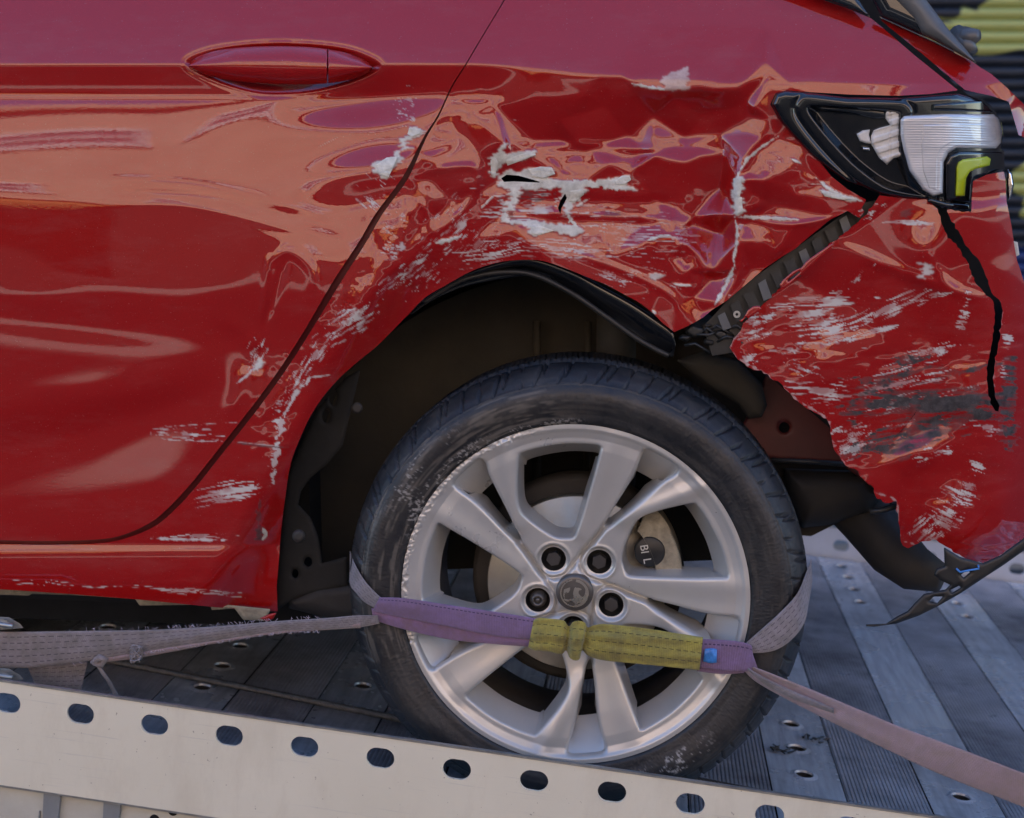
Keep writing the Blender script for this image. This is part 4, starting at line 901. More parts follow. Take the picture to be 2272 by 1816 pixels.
lm('lamp_reflection', [(1806, 236), (1900, 238), (1964, 247), (1966, 262), (1940, 264), (1880, 250), (1820, 244)], -.010, .003, 6, 'glass')  # blue-black reflection in the lamp, built as a dark strip

# ---------------- bracket strip in the gap between wing and bumper
bs = MB(); bs.prism([(1560, 725), (1640, 640), (1780, 540), (1900, 455), (1960, 440), (1960, 470), (1860, 560), (1700, 690), (1640, 780), (1580, 790)], lambda x, y, h: pxp(x, y, h), -.05, -.04); br = bs.build('bumper_bracket', M['black_plastic']); carry(br)
for k in range(11):
    t = k/10; x = 1600+t*300; y = 712-t*236; dx, dy = 16+3*(k % 3), 22+5*(k % 2)
    P_ = [(x-dx*.5, y-dy*.2-6), (x+dx*.5, y-dy*.5-8), (x+dx*.8+10, y+dy*.7), (x-dx*.1+6, y+dy)]
    b2 = MB(); b2.prism(P_, lambda x, y, h: pxp(x, y, h), -.042, -.030+.004*(k % 2)); carry(b2.build('bracket_rib', M['black_plastic'] if k % 3 else M['grey_trim']), br)
c = at(1635, 698, -.026); sc_ = MB(); f_ = lambda x, y, h: pxp(1635+x, 698+y, h)
for (rad, h0, h1, nm, mt) in ((8, -.030, -.024, 'bracket_screw', 'steel'), (3.2, -.0239, -.0232, 'screw_recess', 'void')):
    q_ = MB(); q_.prism([(rad*math.cos(a), rad*math.sin(a)) for a in np.linspace(0, 2*math.pi, 20, endpoint=False)], f_, h0, h1); carry(q_.build(nm, M[mt]), br)
for i, (x, y, rx) in enumerate(((1545, 735, 22), (1575, 760, 16), (1520, 750, 14), (1570, 722, 14), (1600, 745, 20))):
    carry(plate('torn_clip', [(x+rx*math.cos(a)*random.uniform(.7, 1.2), y+rx*.7*math.sin(a)*random.uniform(.7, 1.2)) for a in np.linspace(0, 2*math.pi, 9, endpoint=False)], -.05, .014, 8, .01, 'under' if i % 2 else 'black_plastic', None, 2.4), br)
m = MB()
for i in range(7):
    x, y = 1520+i*18, 735+random.uniform(-10, 40); m.tube([pxp(x, y, -.04), pxp(x+random.uniform(10, 40), y+random.uniform(-18, 10), -.03), pxp(x+random.uniform(40, 70), y+random.uniform(-30, 20), -.045)], .0022, 6)
carry(m.build('wire_loom', M['black_plastic'], None, True), br)

# ---------------- wheel arch
wx = lambda u, d, z: (WC + CU*u - CN*d + np.array([0, 0, z])).tolist()   # wheel frame: along, into the car, up
V_ = []; F2 = []; nd = 14
mouth = catmull([(604, 1340), (606, 1240), (618, 1110), (648, 985), (680, 900), (728, 850), (790, 790), (860, 726), (940, 646), (1030, 592), (1121, 564), (1190, 562), (1275, 588), (1350, 620), (1425, 655), (1500, 700), (1570, 735), (1620, 775)], 8)
na = len(mouth)-1; mp_ = at(mouth[:, 0], mouth[:, 1], samp(H, mouth[:, 0], mouth[:, 1])-.020)
for i in range(na+1):
    P0 = mp_[i]-WC; a = math.atan2(P0[2], P0 @ CU); r_m = math.hypot(P0[2], P0 @ CU); d0 = -float(P0 @ CN)
    for j in range(nd+1):
        t = j/nd; d = d0+.31*t; rc = max(r_m+.012, .425)+.004*math.sin(a*7); tt = min(1, t*4); tt = tt*tt*(3-2*tt); rr = r_m*(1-tt)+rc*tt
        V_.append(wx(rr*math.cos(a), d, rr*math.sin(a)))
for i in range(na):
    for j in range(nd): k = i*(nd+1)+j; F2.append([k, k+1, k+nd+2, k+nd+1])
liner = carry(mesh('arch_liner', V_, F2, M['liner'], None, True))
m = MB(); P_ = [(.50*math.cos(R(a)), .45*math.sin(R(a))) for a in range(36, 186, 6)]+[(-.42, -.06), (.25, -.02)]
m.prism(P_, lambda x, y, h: wx(x, .33-h, y), -.01, .01); carry(m.build('inner_wheel_wall', M['liner']))
for x_, w_, r_ in ((-.075, .006, .006), (.005, .006, .006)):
    m = MB(); m.tube([wx(x_, .29, .10), wx(x_*1.02, .285, .37)], r_, 8); carry(m.build('liner_seam', M['liner'], None, True), liner)
m = MB(); m.tube([wx(.045, .20, .05), wx(.052, .20, .25), wx(.052, .20, .30)], .036, 22); m.tube([wx(.052, .20, .285), wx(.052, .20, .30)], .042, 22); m.tube([wx(.052, .20, .30), wx(.052, .20, .40)], .030, 22); carry(m.build('damper', M['liner'], None, True))
h1 = -.035
lipT = [(905, 690), (943, 660), (990, 628), (1032, 604), (1121, 575), (1181, 570), (1270, 598), (1330, 630), (1400, 668), (1450, 700), (1490, 730), (1500, 760)]
lipB = [(912, 700), (948, 674), (995, 650), (1040, 634), (1121, 618), (1181, 616), (1260, 650), (1320, 690), (1380, 728), (1440, 770), (1480, 790), (1494, 792)]
def sh_(x, y): return float(samp(H, np.array([x*1.]), np.array([y*1.]))[0])
carry(ribbon('arch_lip_seal', [(x, y, sh_(x, y-6)-.020) for x, y in lipT], [(x, y, sh_(x, y-40)-.030) for x, y in lipB], 'gloss_black', None, .004, 8, 8, lambda l, s: .004*math.sin(s*math.pi*2)))
edge = [(940, 672, -.03), (990, 640, -.03), (1040, 617, -.03), (1121, 604, -.03), (1190, 612, -.03), (1270, 652, -.03), (1340, 700, -.03), (1420, 756, -.03), (1484, 790, -.03)]
m = MB(); m.tube([pxp(x, y, sh_(x, y-40)-.024) for x, y, _ in catmull(edge, 6)], .0040, 8); carry(m.build('arch_seal_bead', M['black_plastic'], None, True))
# flange plate along the front of the arch
FP = [(612, 1358), (616, 1240), (640, 1050), (700, 912), (770, 835), (800, 820), (760, 990), (726, 1030), (690, 1060), (668, 1090), (662, 1120), (690, 1150), (706, 1190), (716, 1250), (770, 1235), (772, 1300), (690, 1318), (650, 1330)]
def circ(x, y, rx, ry): return [(x+rx*math.cos(a), y+ry*math.sin(a)) for a in np.linspace(0, 2*math.pi, 16, endpoint=False)]
carry(plate('arch_flange', FP, lambda x, y: samp(H, x-20, y)*0+min(sh_(600, 1340), sh_(620, 1200), sh_(700, 860), sh_(610, 1100))-.026, .004, 12, .02, 'dark_felt', None, 2.6, [circ(684, 1247, 9, 11), circ(655, 1273, 7, 10), circ(739, 880, 9, 20), circ(724, 923, 9, 16)]))
carry(plate('flange_bolt', circ(663, 1190, 15, 15), -.012, .008, 10, .01, 'under', None, 2)); carry(plate('liner_clip', circ(792, 906, 13, 13), -.05, .004, 6, .008, 'under', None, 2))
carry(plate('trailing_arm', [(640, 1330), (700, 1300), (800, 1290), (900, 1330), (900, 1380), (760, 1380), (640, 1350)], -.10, .02, 30, .03, 'under', None, 4))
# sill underside
carry(plate('sill_flange', [(-300, 1290), (0, 1300), (300, 1320), (480, 1340), (600, 1352), (590, 1378), (540, 1376), (520, 1350), (470, 1354), (466, 1342), (310, 1344), (300, 1330), (190, 1322), (70, 1318), (64, 1322), (0, 1320), (-300, 1312)], -.045, .002, 6, .01, 'caliper', None, 3))
carry(plate('torn_sill_end', [(576, 1372), (600, 1362), (614, 1360), (606, 1374), (592, 1380)], -.01, .003, 4, .004, 'paint', None, 1.6))
# body floor and rear underbody
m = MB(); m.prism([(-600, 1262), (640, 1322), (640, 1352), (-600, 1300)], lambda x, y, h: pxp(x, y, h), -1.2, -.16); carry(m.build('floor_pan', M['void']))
carry(plate('side_member', [(1640, 960), (1700, 830), (1760, 860), (1900, 1000), (1960, 1100), (1866, 1030), (1732, 1021), (1660, 1010)], -.20, .004, 10, .03, 'inner_red', None, 3, [circ(1740, 949, 12, 12)]))
m = MB(); m.tube([pxp(1700, 1021, -.19), pxp(1800, 1025, -.19), pxp(1880, 1031, -.19)], .004, 8); carry(m.build('member_flange', M['black_plastic'], None, True))
m = MB(); m.prism([(1500, 770), (1640, 700), (1720, 800), (1830, 920), (1960, 1060), (1950, 1130), (1860, 1160), (1800, 1190), (1640, 1180), (1600, 980)], lambda x, y, h: pxp(x, y, h), -.60, -.27); carry(m.build('rear_underbody', M['under']))
carry(plate('heat_shield', [(1500, 800), (1560, 780), (1640, 800), (1690, 850), (1702, 900), (1690, 926), (1660, 930), (1640, 900), (1560, 850)], -.16, .02, 30, .02, 'liner', None, 3))
carry(plate('silencer', [(1740, 1040), (1930, 1046), (1960, 1100), (1930, 1140), (1840, 1165), (1780, 1172), (1740, 1100)], -.24, .05, 50, .05, 'under', None, 4))
m = MB(); m.tube([Vector(p) for p in (pxp(1870, 1100, -.28), pxp(1920, 1150, -.26), pxp(1985, 1225, -.22), pxp(2030, 1262, -.20), pxp(2090, 1284, -.18))], [.042, .043, .042, .036, .022], 22); carry(m.build('exhaust_pipe', M['under'], None, True))
m = MB(); m.tube([pxp(1930, 1136, -.1), pxp(1955, 1134, -.1), pxp(1992, 1122, -.09)], .005, 8); carry(m.build('bumper_stay', M['black_plastic'], None, True))
VP = [(2300, 1190), (2272, 1222), (2230, 1252), (2190, 1278), (2130, 1318), (2080, 1346), (2040, 1366), (1990, 1384), (1940, 1391), (1922, 1390), (1921, 1386), (1966, 1384), (1990, 1368), (2014, 1356), (2030, 1338), (2050, 1318), (2080, 1312), (2098, 1308), (2108, 1298), (2086, 1288), (2072, 1276), (2078, 1262), (2096, 1256), (2094, 1214), (2130, 1236), (2180, 1250), (2220, 1232), (2272, 1194)]
carry(plate('torn_valance', VP, -.030, .004, 10, .004, 'black_plastic', None, 2, [[(2062, 1334), (2072, 1324), (2092, 1324), (2080, 1338)], [(2108, 1310), (2128, 1300), (2132, 1304), (2112, 1316)], [(2132, 1276), (2148, 1264), (2152, 1270), (2138, 1282)]]))
m = MB(); m.tube([pxp(2122, 1262, -.022), pxp(2130, 1270, -.022), pxp(2150, 1266, -.022), pxp(2172, 1262, -.022), pxp(2170, 1254, -.022)], .0016, 6); carry(m.build('blue_wire', M['tag'], None, True))

def cbox(mb, u0, u1, d0, d1, z0, z1):
    b = len(mb.v)
    for u in (u0, u1):
        for d in (d0, d1):
            for z in (z0, z1): mb.v.append(wx(u, d, z))
    mb.f += [[b, b+1, b+3, b+2], [b+4, b+6, b+7, b+5], [b, b+4, b+5, b+1], [b+2, b+3, b+7, b+6], [b, b+2, b+6, b+4], [b+1, b+5, b+7, b+3]]
m = MB(); cbox(m, -2.2, -.44, .24, 1.66, -.13, .62); cbox(m, -.44, .50, .36, 1.66, .06, .62); carry(m.build('unseen_body_block', M['void']))  # unseen black boxes added to keep skylight off the deck below
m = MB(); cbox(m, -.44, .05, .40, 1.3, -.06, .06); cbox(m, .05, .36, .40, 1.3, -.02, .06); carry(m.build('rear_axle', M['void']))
for d_ in (1.38,):
    m = MB(); m.lathe([(.12, 0), (.25, .0), (.30, .01), (.33, .05), (.336, .10), (.33, .16), (.30, .20), (.12, .2)], 64); t_ = m.build('far_tyre', M['rubber'], None, True)
    t_.matrix_world = Matrix(((CU[0], -CN[0], 0, wx(0, d_, 0)[0]), (CU[1], -CN[1], 0, wx(0, d_, 0)[1]), (0, 0, 1, wx(0, d_, 0)[2]), (0, 0, 0, 1))); bpy.context.view_layer.update(); carry(t_)

# ================================================================== WHEEL (part of the car; its pieces are sub-parts)
RW = .2495
wheel = empty('wheel'); wheel.matrix_world = Matrix(((CU[0], -CN[0], 0, WC[0]), (CU[1], -CN[1], 0, WC[1]), (0, 0, 1, WC[2]), (0, 0, 0, 1)))
carry(wheel)
def rotp(P, k): a = R(-72*k); return [(x*math.cos(a)-y*math.sin(a), x*math.sin(a)+y*math.cos(a)) for x, y in P]
BIG = [(-.318, .800), (-.300, .824), (-.20, .855), (-.05, .880), (.10, .878), (.142, .866), (.138, .835), (.10, .68), (.05, .50), (.01, .37), (-.012, .325), (-.05, .318), (-.105, .322), (-.17, .355), (-.27, .435), (-.315, .50), (-.328, .60), (-.325, .72)]
NAR = [(.385, .838), (.40, .852), (.43, .848), (.52, .800), (.575, .760), (.565, .725), (.50, .68), (.40, .585), (.30, .49), (.225, .42), (.185, .392), (.176, .41), (.22, .50), (.29, .62), (.345, .73)]
BIG = catmull(BIG, 4, True); NAR = catmull(NAR, 4, True)
BOLT = (-.125, .187)
wins = []; kinds = []
for k in range(5):
    wins.append(np.array(rotp(BIG, k))); kinds.append('big'); wins.append(np.array(rotp(NAR, k))); kinds.append('nar')
pock = []
for k in range(5):
    bx, by = rotp([BOLT], k)[0]; pock.append(np.array([(bx+.072*math.cos(a), by+.072*math.sin(a)) for a in np.linspace(0, 2*math.pi, 40, endpoint=False)]))
outer = np.array([(math.cos(a), math.sin(a)) for a in np.linspace(0, 2*math.pi, 300, endpoint=False)])
S = .0052; X, Y = np.meshgrid(np.arange(-1.02, 1.02, S), np.arange(-1.02, 1.02, S))
x, y, Q, be, bv, which = cut(X, Y, outer, wins+pock)
GRV = catmull([(-.345, .330), (-.30, .255), (-.245, .17), (-.205, .11), (-.155, .078), (-.105, .078), (-.06, .10), (-.02, .145), (.045, .225), (.12, .32), (.17, .40)], 4)
def wheel_h(x, y):
    r = np.hypot(x, y)
    h = np.interp(r, [0, .13, .30, .5, .72, .86, .92, .955, .975, 1.0], [-.030, -.030, -.028, -.022, -.013, -.008, -.0075, -.004, -.0005, -.0005])
    db = np.full(x.shape, 1e9)
    for P, kd in zip(wins, kinds):
        d, _, _, _ = near(x, y, P, True); wd, dp_ = (.020, .005) if kd == 'big' else (.026, .008)
        t = np.clip(d/wd, 0, 1); h = h - dp_*(1-np.sqrt(1-(1-t)**2*.999))
    for k in range(5):
        d, _, _, _ = near(x, y, rotp(GRV, k)); h = h - .0065*np.exp(-(d/.014)**2)
        # arms hollow between crown and pocket
        bx, by = rotp([BOLT], k)[0]; d = np.hypot(x-bx, y-by); h = h - .0045*sstep(.10, .074, d) + .0012*np.exp(-((d-.098)/.01)**2)
        for (P0, P1, am, wd) in (((-.40, .86), (-.34, .40), .0050, .05), ((.20, .88), (.03, .36), .0030, .07)):
            d, _, _, _ = near(x, y, rotp([P0, P1], k)); h = h + am*np.exp(-(d/wd)**2)
    # star-shaped hub face lies lower
    cc = np.full(x.shape, 1e9)
    h = np.where(r < .13, h+.001, h)
    an = np.degrees(np.arctan2(y, x)) % 360; kr = sstep(.955, .972, r)*sstep(96, 112, an)*(1-sstep(196, 205, an))
    h = h - kr*.0022*np.abs(fbm(x*42, y*42, 3, 5))*2
    return h
h = wheel_h(x, y)
# wall of each opening leans in towards its middle
bxx, byy = x[bv], y[bv]; dx = np.zeros(len(bv)); dy = np.zeros(len(bv)); dep = np.full(len(bv), .02)
allp = [outer]+wins+pock
for q_ in range(1, 11):
    m_ = which == q_; cxy = allp[q_].mean(0); rr = np.hypot(bxx[m_], byy[m_]); rad = sstep(.80, .86, rr) if kinds[q_-1] == 'big' else sstep(.82, .90, rr)
    vx, vy = cxy[0]-bxx[m_], cxy[1]-byy[m_]; L = np.hypot(vx, vy)+1e-6
    am = .022+.0*rad; ux, uy = vx/L, vy/L; rx, ry = -bxx[m_]/rr, -byy[m_]/rr
    q8 = .072 if kinds[q_-1] == 'big' else .17
    dx[m_] = ux*am*(1-rad)+rx*q8*rad; dy[m_] = uy*am*(1-rad)+ry*q8*rad; dep[m_] = .042
m_ = which > 10; dep[m_] = .016
X_, Y_, Q2 = skirted(x, y, Q, be, bv, None, 0, dx, dy)
hh = np.concatenate([h, h[bv], h[bv]-dep])
Vw = np.stack([X_*RW, -hh, Y_*RW], 1)
rim = fast_mesh('alloy_rim', Vw, Q2, M['alloy'], wheel)
mb = MB(); mb.lathe([(RW, .0005), (RW*.985, .012), (RW*.93, .03), (RW*.86, .045), (RW*.84, .19), (RW*.90, .21), (RW, .215)], 96); mb.build('rim_barrel', M['barrel'], wheel, True)
# centre cap and the beast on it
cap = MB(); cap.lathe([(.0001, .0195), (.018, .0195), (.0225, .0200), (.0262, .0215), (.0272, .0240), (.0274, .034)], 48); cap_o = cap.build('centre_cap', M['cap'], wheel, True)
def rel(name, P, s, h0, h1): 
    mb = MB(); mb.prism([((a-820)*s, (960-b)*s) for a, b in P], lambda x, y, h: (x, -h, y), h0, h1); return mb.build(name, M['emblem'], wheel)
s_ = .0274/322
ring = [(820+242*math.cos(a), 960-242*math.sin(a)) for a in np.linspace(R(100), R(268), 30)]+[(820+222*math.cos(a), 960-222*math.sin(a)) for a in np.linspace(R(268), R(100), 30)]
rel('emblem_ring', ring, s_, -.0197, -.0187)
ring = [(820+242*math.cos(a), 960-242*math.sin(a)) for a in np.linspace(R(-92), R(84), 30)]+[(820+(200-34*math.sin(min(1, max(0, (t_-.35)*2))*math.pi))*math.cos(a), 960-(200-34*math.sin(min(1, max(0, (t_-.35)*2))*math.pi))*math.sin(a)) for t_, a in zip(np.linspace(0, 1, 30), np.linspace(R(84), R(-92), 30))]
rel('emblem_ring', ring, s_, -.0197, -.0188)
rel('emblem_beast', [(835, 850), (850, 862), (890, 862), (915, 872), (942, 884), (930, 898), (900, 905), (888, 930), (892, 965), (920, 1000), (950, 1020), (975, 1010), (992, 970), (1020, 960), (1040, 1000), (1020, 1060), (980, 1110), (935, 1140), (900, 1120), (870, 1140), (830, 1160), (815, 1120), (760, 1085), (700, 1110), (655, 1085), (625, 1075), (650, 1062), (720, 1075), (795, 1052), (815, 1030), (795, 1000), (800, 930), (815, 880)], s_, -.0197, -.0184)
rel('emblem_flag', [(642, 900), (690, 880), (745, 862), (745, 900), (725, 945), (665, 962), (650, 1000), (660, 1060), (648, 1066), (630, 1000), (636, 940)], s_, -.0197, -.0185)
for k in range(5):
    bx, by = rotp([BOLT], k)[0]; bx *= RW; by *= RW; c = (bx, 0, by)
    mb = MB(); mb.lathe([(.0001, .046), (.017, .046), (.0178, .034)], 28, c=c); mb.build('bolt_pocket', M['black_plastic'], wheel, True)
    mb = MB(); a0 = R(12+72*k)
    if k != 4:
        for (rr, d0, d1) in ((.0108, .032, .046),):
            P_ = [(bx+rr*math.cos(a0+R(60*i)), by+rr*math.sin(a0+R(60*i))) for i in range(6)]; mb.prism(P_, lambda x, y, h: (x, -h, y), -d1, -d0)
            P_ = [(bx+(rr-.0008)*math.cos(a0+R(60*i)), by+(rr-.0008)*math.sin(a0+R(60*i))) for i in range(6)]; mb.prism(P_, lambda x, y, h: (x, -h, y), -d0, -d0+.0007)
        mb.build('bolt_cap', M['bolt'], wheel)
    else:
        mb.lathe([(.0001, .030), (.0035, .030), (.0036, .034), (.0055, .034), (.0056, .029), (.0085, .029), (.0095, .034), (.0120, .036), (.0125, .045)], 28, c=c); mb.build('locking_bolt', M['cap'], wheel, True)
# valve
vx, vy = .566*RW, -.60*RW
vx, vy = (1502-1274)/1600, -(1470-1325)/1600
mb = MB(); mb.tube([(vx+.012, .050, vy+.006), (vx, .036, vy), (vx-.012, .026, vy-.001)], [.010, .009, .0042], 14); mb.tube([(vx-.012, .026, vy-.001), (vx-.018, .020, vy-.002)], .0048, 12); mb.build('valve', M['black_plastic'], wheel, True)
# disc, hub, shield, caliper
mb = MB(); mb.lathe([(.078, .070), (.079, .0722), (.131, .0722), (.1325, .074), (.1325, .094), (.079, .094)], 120); mb.build('brake_disc', M['disc'], wheel, True)
mb = MB(); mb.lathe([(.0001, .052), (.066, .052), (.072, .056), (.077, .075)], 80); mb.build('disc_bell', M['barrel'], wheel, True)
mb = MB(); mb.lathe([(.0001, .100), (.150, .100), (.158, .104), (.160, .125)], 64); mb.build('brake_shield', M['under'], wheel, True)
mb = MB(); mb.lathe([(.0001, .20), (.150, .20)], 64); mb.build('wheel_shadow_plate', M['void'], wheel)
def polar(rr, a): return (rr*math.cos(R(a)), rr*math.sin(R(a)))
CP_ = [polar(.150, a) for a in range(48, -2, -5)]+[polar(.112, a) for a in range(2, 44, 5)]
mb = MB(); mb.prism([(x+.006, y+.012) for x, y in CP_], lambda x, y, h: (x, -h, y), -.12, -.052); ca = mb.build('caliper', M['caliper'], wheel)
bv_ = ca.modifiers.new('b', 'BEVEL'); bv_.width = .006; bv_.segments = 3
cx, cz = (1235-883+8)*.476/1600*1.02, (868-690)*.476/1600
cx = .107; cz = .056
mb = MB(); mb.lathe([(.0001, .050), (.020, .050), (.0225, .052), (.0225, .07)], 36, c=(cx, 0, cz)); mb.build('caliper_piston_cover', M['black_plastic'], wheel, True)
def text(s, size, loc, rot, mat, parent, nm='lettering'):
    cu = bpy.data.curves.new('t', 'FONT'); cu.body = s; cu.size = size; cu.extrude = .0003; to = bpy.data.objects.new('t', cu); col.objects.link(to)
    dg = bpy.context.evaluated_depsgraph_get(); me = bpy.data.meshes.new_from_object(to.evaluated_get(dg)); bpy.data.objects.remove(to)
    me.materials.clear(); me.materials.append(mat); o = link(bpy.data.objects.new(nm, me), parent); o.location = loc; o.rotation_euler = rot; return o
text('BI', .0165, (cx-.014, .0493, cz+.010), (math.pi/2, R(80), 0), M['print'], wheel)
text('L', .0165, (cx-.009, .0493, cz-.010), (math.pi/2, R(80), 0), M['print'], wheel)

# tyre: profile swept round, shoulder sipes and grooves cut as relief
prof = [(.2400, .012), (.2445, .004), (.2480, -.001), (.2520, -.003), (.2580, -.0045), (.2650, -.0075), (.2740, -.0100), (.2830, -.0100), (.2900, -.0072), (.2950, -.0035), (.2990, .0010)]
prof = catmull(prof, 4).tolist() + [(.3010, .0030), (.3028, .0050), (.3050, .0080), (.3080, .0125), (.3110, .0175), (.3140, .0235), (.3165, .031), (.3185, .040), (.3197, .050), (.3199, .0505), (.3202, .060), (.3205, .0605), (.3210, .085), (.3211, .0855), (.3212, .1075), (.3212, .1095), (.3210, .13), (.3209, .1305), (.3205, .155), (.3200, .165), (.3185, .178), (.3140, .192), (.3060, .206), (.2950, .216), (.27, .222), (.245, .212)]
prof = np.array(prof); prof[:, 0] = .2490+(prof[:, 0]-.245)*1.148; NT = 1620; th = np.linspace(0, 2*math.pi, NT, endpoint=False)
RR = prof[:, 0][:, None]+0*th; YY = prof[:, 1][:, None]+0*th
rr0 = prof[:, 0][:, None]; yy0 = prof[:, 1][:, None]
pt = 66; jit = .22*np.sin(np.arange(pt)*2.4); ph = th*pt/(2*math.pi); cell = np.floor(ph).astype(int) % pt; fr = ph-np.floor(ph)
skew = (rr0-.325)*22
dist_g = np.abs((fr+skew+jit[cell]+.5) % 1-.5)
gr_w = .07
shoulder = (rr0 > .3085) & (yy0 < .045)
RR = RR - np.where(shoulder & (dist_g < gr_w), .006*(1-(dist_g/gr_w)**2), 0)
d2_ = np.abs((fr+.5+skew*1.2+jit[cell]) % 1-.5); RR = RR - np.where(shoulder & (rr0 > .315) & (d2_ < .035), .0018, 0)
inner = (yy0 >= .05) & (yy0 < .19); d3 = np.abs((fr*2 + yy0*18) % 1-.5); RR = RR-np.where(inner & (d3 < .08), .004, 0)
for (a, b) in ((.0505, .060), (.0855, .1075)): pass
RR = RR-np.where((np.abs(yy0-.0552) < .0052) | (np.abs(yy0-.1085) < .0012), .006, 0)
RR = RR + np.where((rr0 > .252) & (rr0 < .262), .0006, 0)*0
YY = YY + np.where((rr0 > .3065) & (rr0 < .3090) & (yy0 < .01), -.0012, 0)
# scrubbed sidewall
scr = .0006*vnoise(40*np.cos(th)[None]*rr0/.3*4+9, 40*np.sin(th)[None]*rr0/.3*4+9, 3); YY = YY+np.where((rr0 > .25) & (yy0 < .02), scr, 0)
flat = np.clip(-(RR*np.sin(th)) - .3285, 0, 1)        # the tyre is squashed where it stands
Vt = np.stack([RR*np.cos(th), YY, RR*np.sin(th)+flat], 2).reshape(-1, 3)
idx = np.arange(len(prof)*NT).reshape(len(prof), NT); nx_ = np.roll(idx, -1, 1)
Qt = np.stack([idx[:-1], nx_[:-1], nx_[1:], idx[1:]], 2).reshape(-1, 4)
A_ = np.degrees(np.broadcast_to(th[None], RR.shape)) % 360; xs_, zs_ = RR*np.cos(th)*1000, RR*np.sin(th)*1000; side = (yy0 < .03)
tr = RR*np.radians(A_)*1000                                   # length round the tyre, mm
def band(a, b, r0, r1, f=8): return sstep(a-f, a+f, A_)*(1-sstep(b-f, b+f, A_))*sstep(r0-.006, r0, RR)*(1-sstep(r1, r1+.006, RR))
n1 = fbm(xs_/3, zs_/3, 3, 2)+.6*fbm(xs_/25, zs_/25, 2, 4); n2 = fbm(tr/60, RR*1000/4, 4, 3, .6)+.4*fbm(xs_/40, zs_/40, 3, 1)
Cw = np.zeros(RR.shape+(3,), np.float32)
Cw[..., 0] = .62*np.clip(np.maximum.reduce([band(292, 312, .272, .292)*sstep(.26, .42, n1), .7*band(120, 160, .252, .262)*sstep(.22, .4, n1), .5*band(88, 118, .249, .255, 3)*sstep(.1, .3, n1), .55*band(128, 152, .285, .30)*sstep(.36, .5, n1), .7*band(146, 152, .27, .292, 2)*sstep(.15, .4, n1)]), 0, 1)*side
Cw[..., 2] = np.clip((.25+.75*band(95, 200, .25, .31))*sstep(.06, .46, n2)*.55, 0, 1)*side
tyre = fast_mesh('tyre', Vt, Qt, M['rubber'], wheel, True, Cw.reshape(-1, 3))

# ================================================================== STRAPS AND ROPE
def wr(a, f1, b=0, f2=0): return lambda l, s: a*math.sin(l*f1+s*3)*math.sin(s*math.pi)+b*math.sin(s*f2)
sl_ = empty('wheel_sling'); tag(sl_, 'purple lifting sling with yellow sleeve stretched across the alloy wheel', 'sling')
ribbon('sling_webbing', [(842, 1326, .026), (900, 1328, .032), (1000, 1343, .034), (1100, 1358, .036), (1200, 1374, .036)], [(826, 1356, .022), (900, 1372, .026), (1000, 1392, .030), (1100, 1412, .033), (1200, 1422, .034)], 'purple', sl_, .003, 12, 10, wr(.0012, 18))
ribbon('sling_fold', [(824, 1350, .016), (900, 1366, .020), (1000, 1388, .025), (1100, 1408, .029), (1190, 1416, .030)], [(828, 1376, .012), (900, 1398, .016), (1000, 1420, .020), (1100, 1430, .026), (1190, 1437, .028)], 'purple2', sl_, .003, 10, 10, wr(.001, 25))
sy_t = [(1184, 1376, .037), (1196, 1371, .041), (1220, 1373, .043), (1250, 1377, .043), (1262, 1390, .036), (1272, 1380, .046), (1284, 1378, .048), (1298, 1382, .045), (1304, 1392, .037), (1318, 1388, .042), (1345, 1385, .044), (1420, 1393, .044), (1500, 1405, .043), (1560, 1414, .041)]
sy_b = [(1172, 1436, .034), (1186, 1444, .038), (1215, 1446, .040), (1245, 1452, .040), (1256, 1444, .034), (1264, 1460, .043), (1276, 1466, .045), (1286, 1462, .042), (1292, 1444, .034), (1306, 1456, .040), (1340, 1466, .042), (1420, 1474, .042), (1500, 1482, .041), (1552, 1488, .039)]
ribbon('sleeve', sy_t, sy_b, 'yellow', sl_, .010, 22, 12, lambda l, s: .004*math.sin(math.pi*s)+.0013*math.sin(s*15+l*20)+.0014*math.sin(l*140+s*5)*math.exp(-((l-.065)/.03)**2)+.0016*fbm(np.array([l*70.]), np.array([s*3.]), 3, 1)[0]+.0008*math.sin(s*22+3*math.sin(l*25)))
ribbon('sling_end', [(1548, 1418, .034), (1600, 1420, .036), (1640, 1424, .034), (1666, 1432, .030), (1668, 1446, .026)], [(1545, 1480, .032), (1600, 1488, .032), (1650, 1490, .028), (1668, 1488, .024), (1682, 1484, .020)], 'purple', sl_, .004, 14, 8, wr(.0018, 60))
ribbon('sling_end_fold', [(1548, 1470, .024), (1600, 1478, .024), (1660, 1482, .020)], [(1546, 1490, .022), (1600, 1496, .022), (1650, 1494, .018)], 'purple2', sl_, .004, 6, 8)
ribbon('tag', [(1564, 1440, .0395), (1580, 1439, .041), (1591, 1441, .040)], [(1560, 1468, .0385), (1576, 1472, .0405), (1590, 1471, .0395)], 'tag', sl_, .0012, 6, 6, wr(.001, 300))
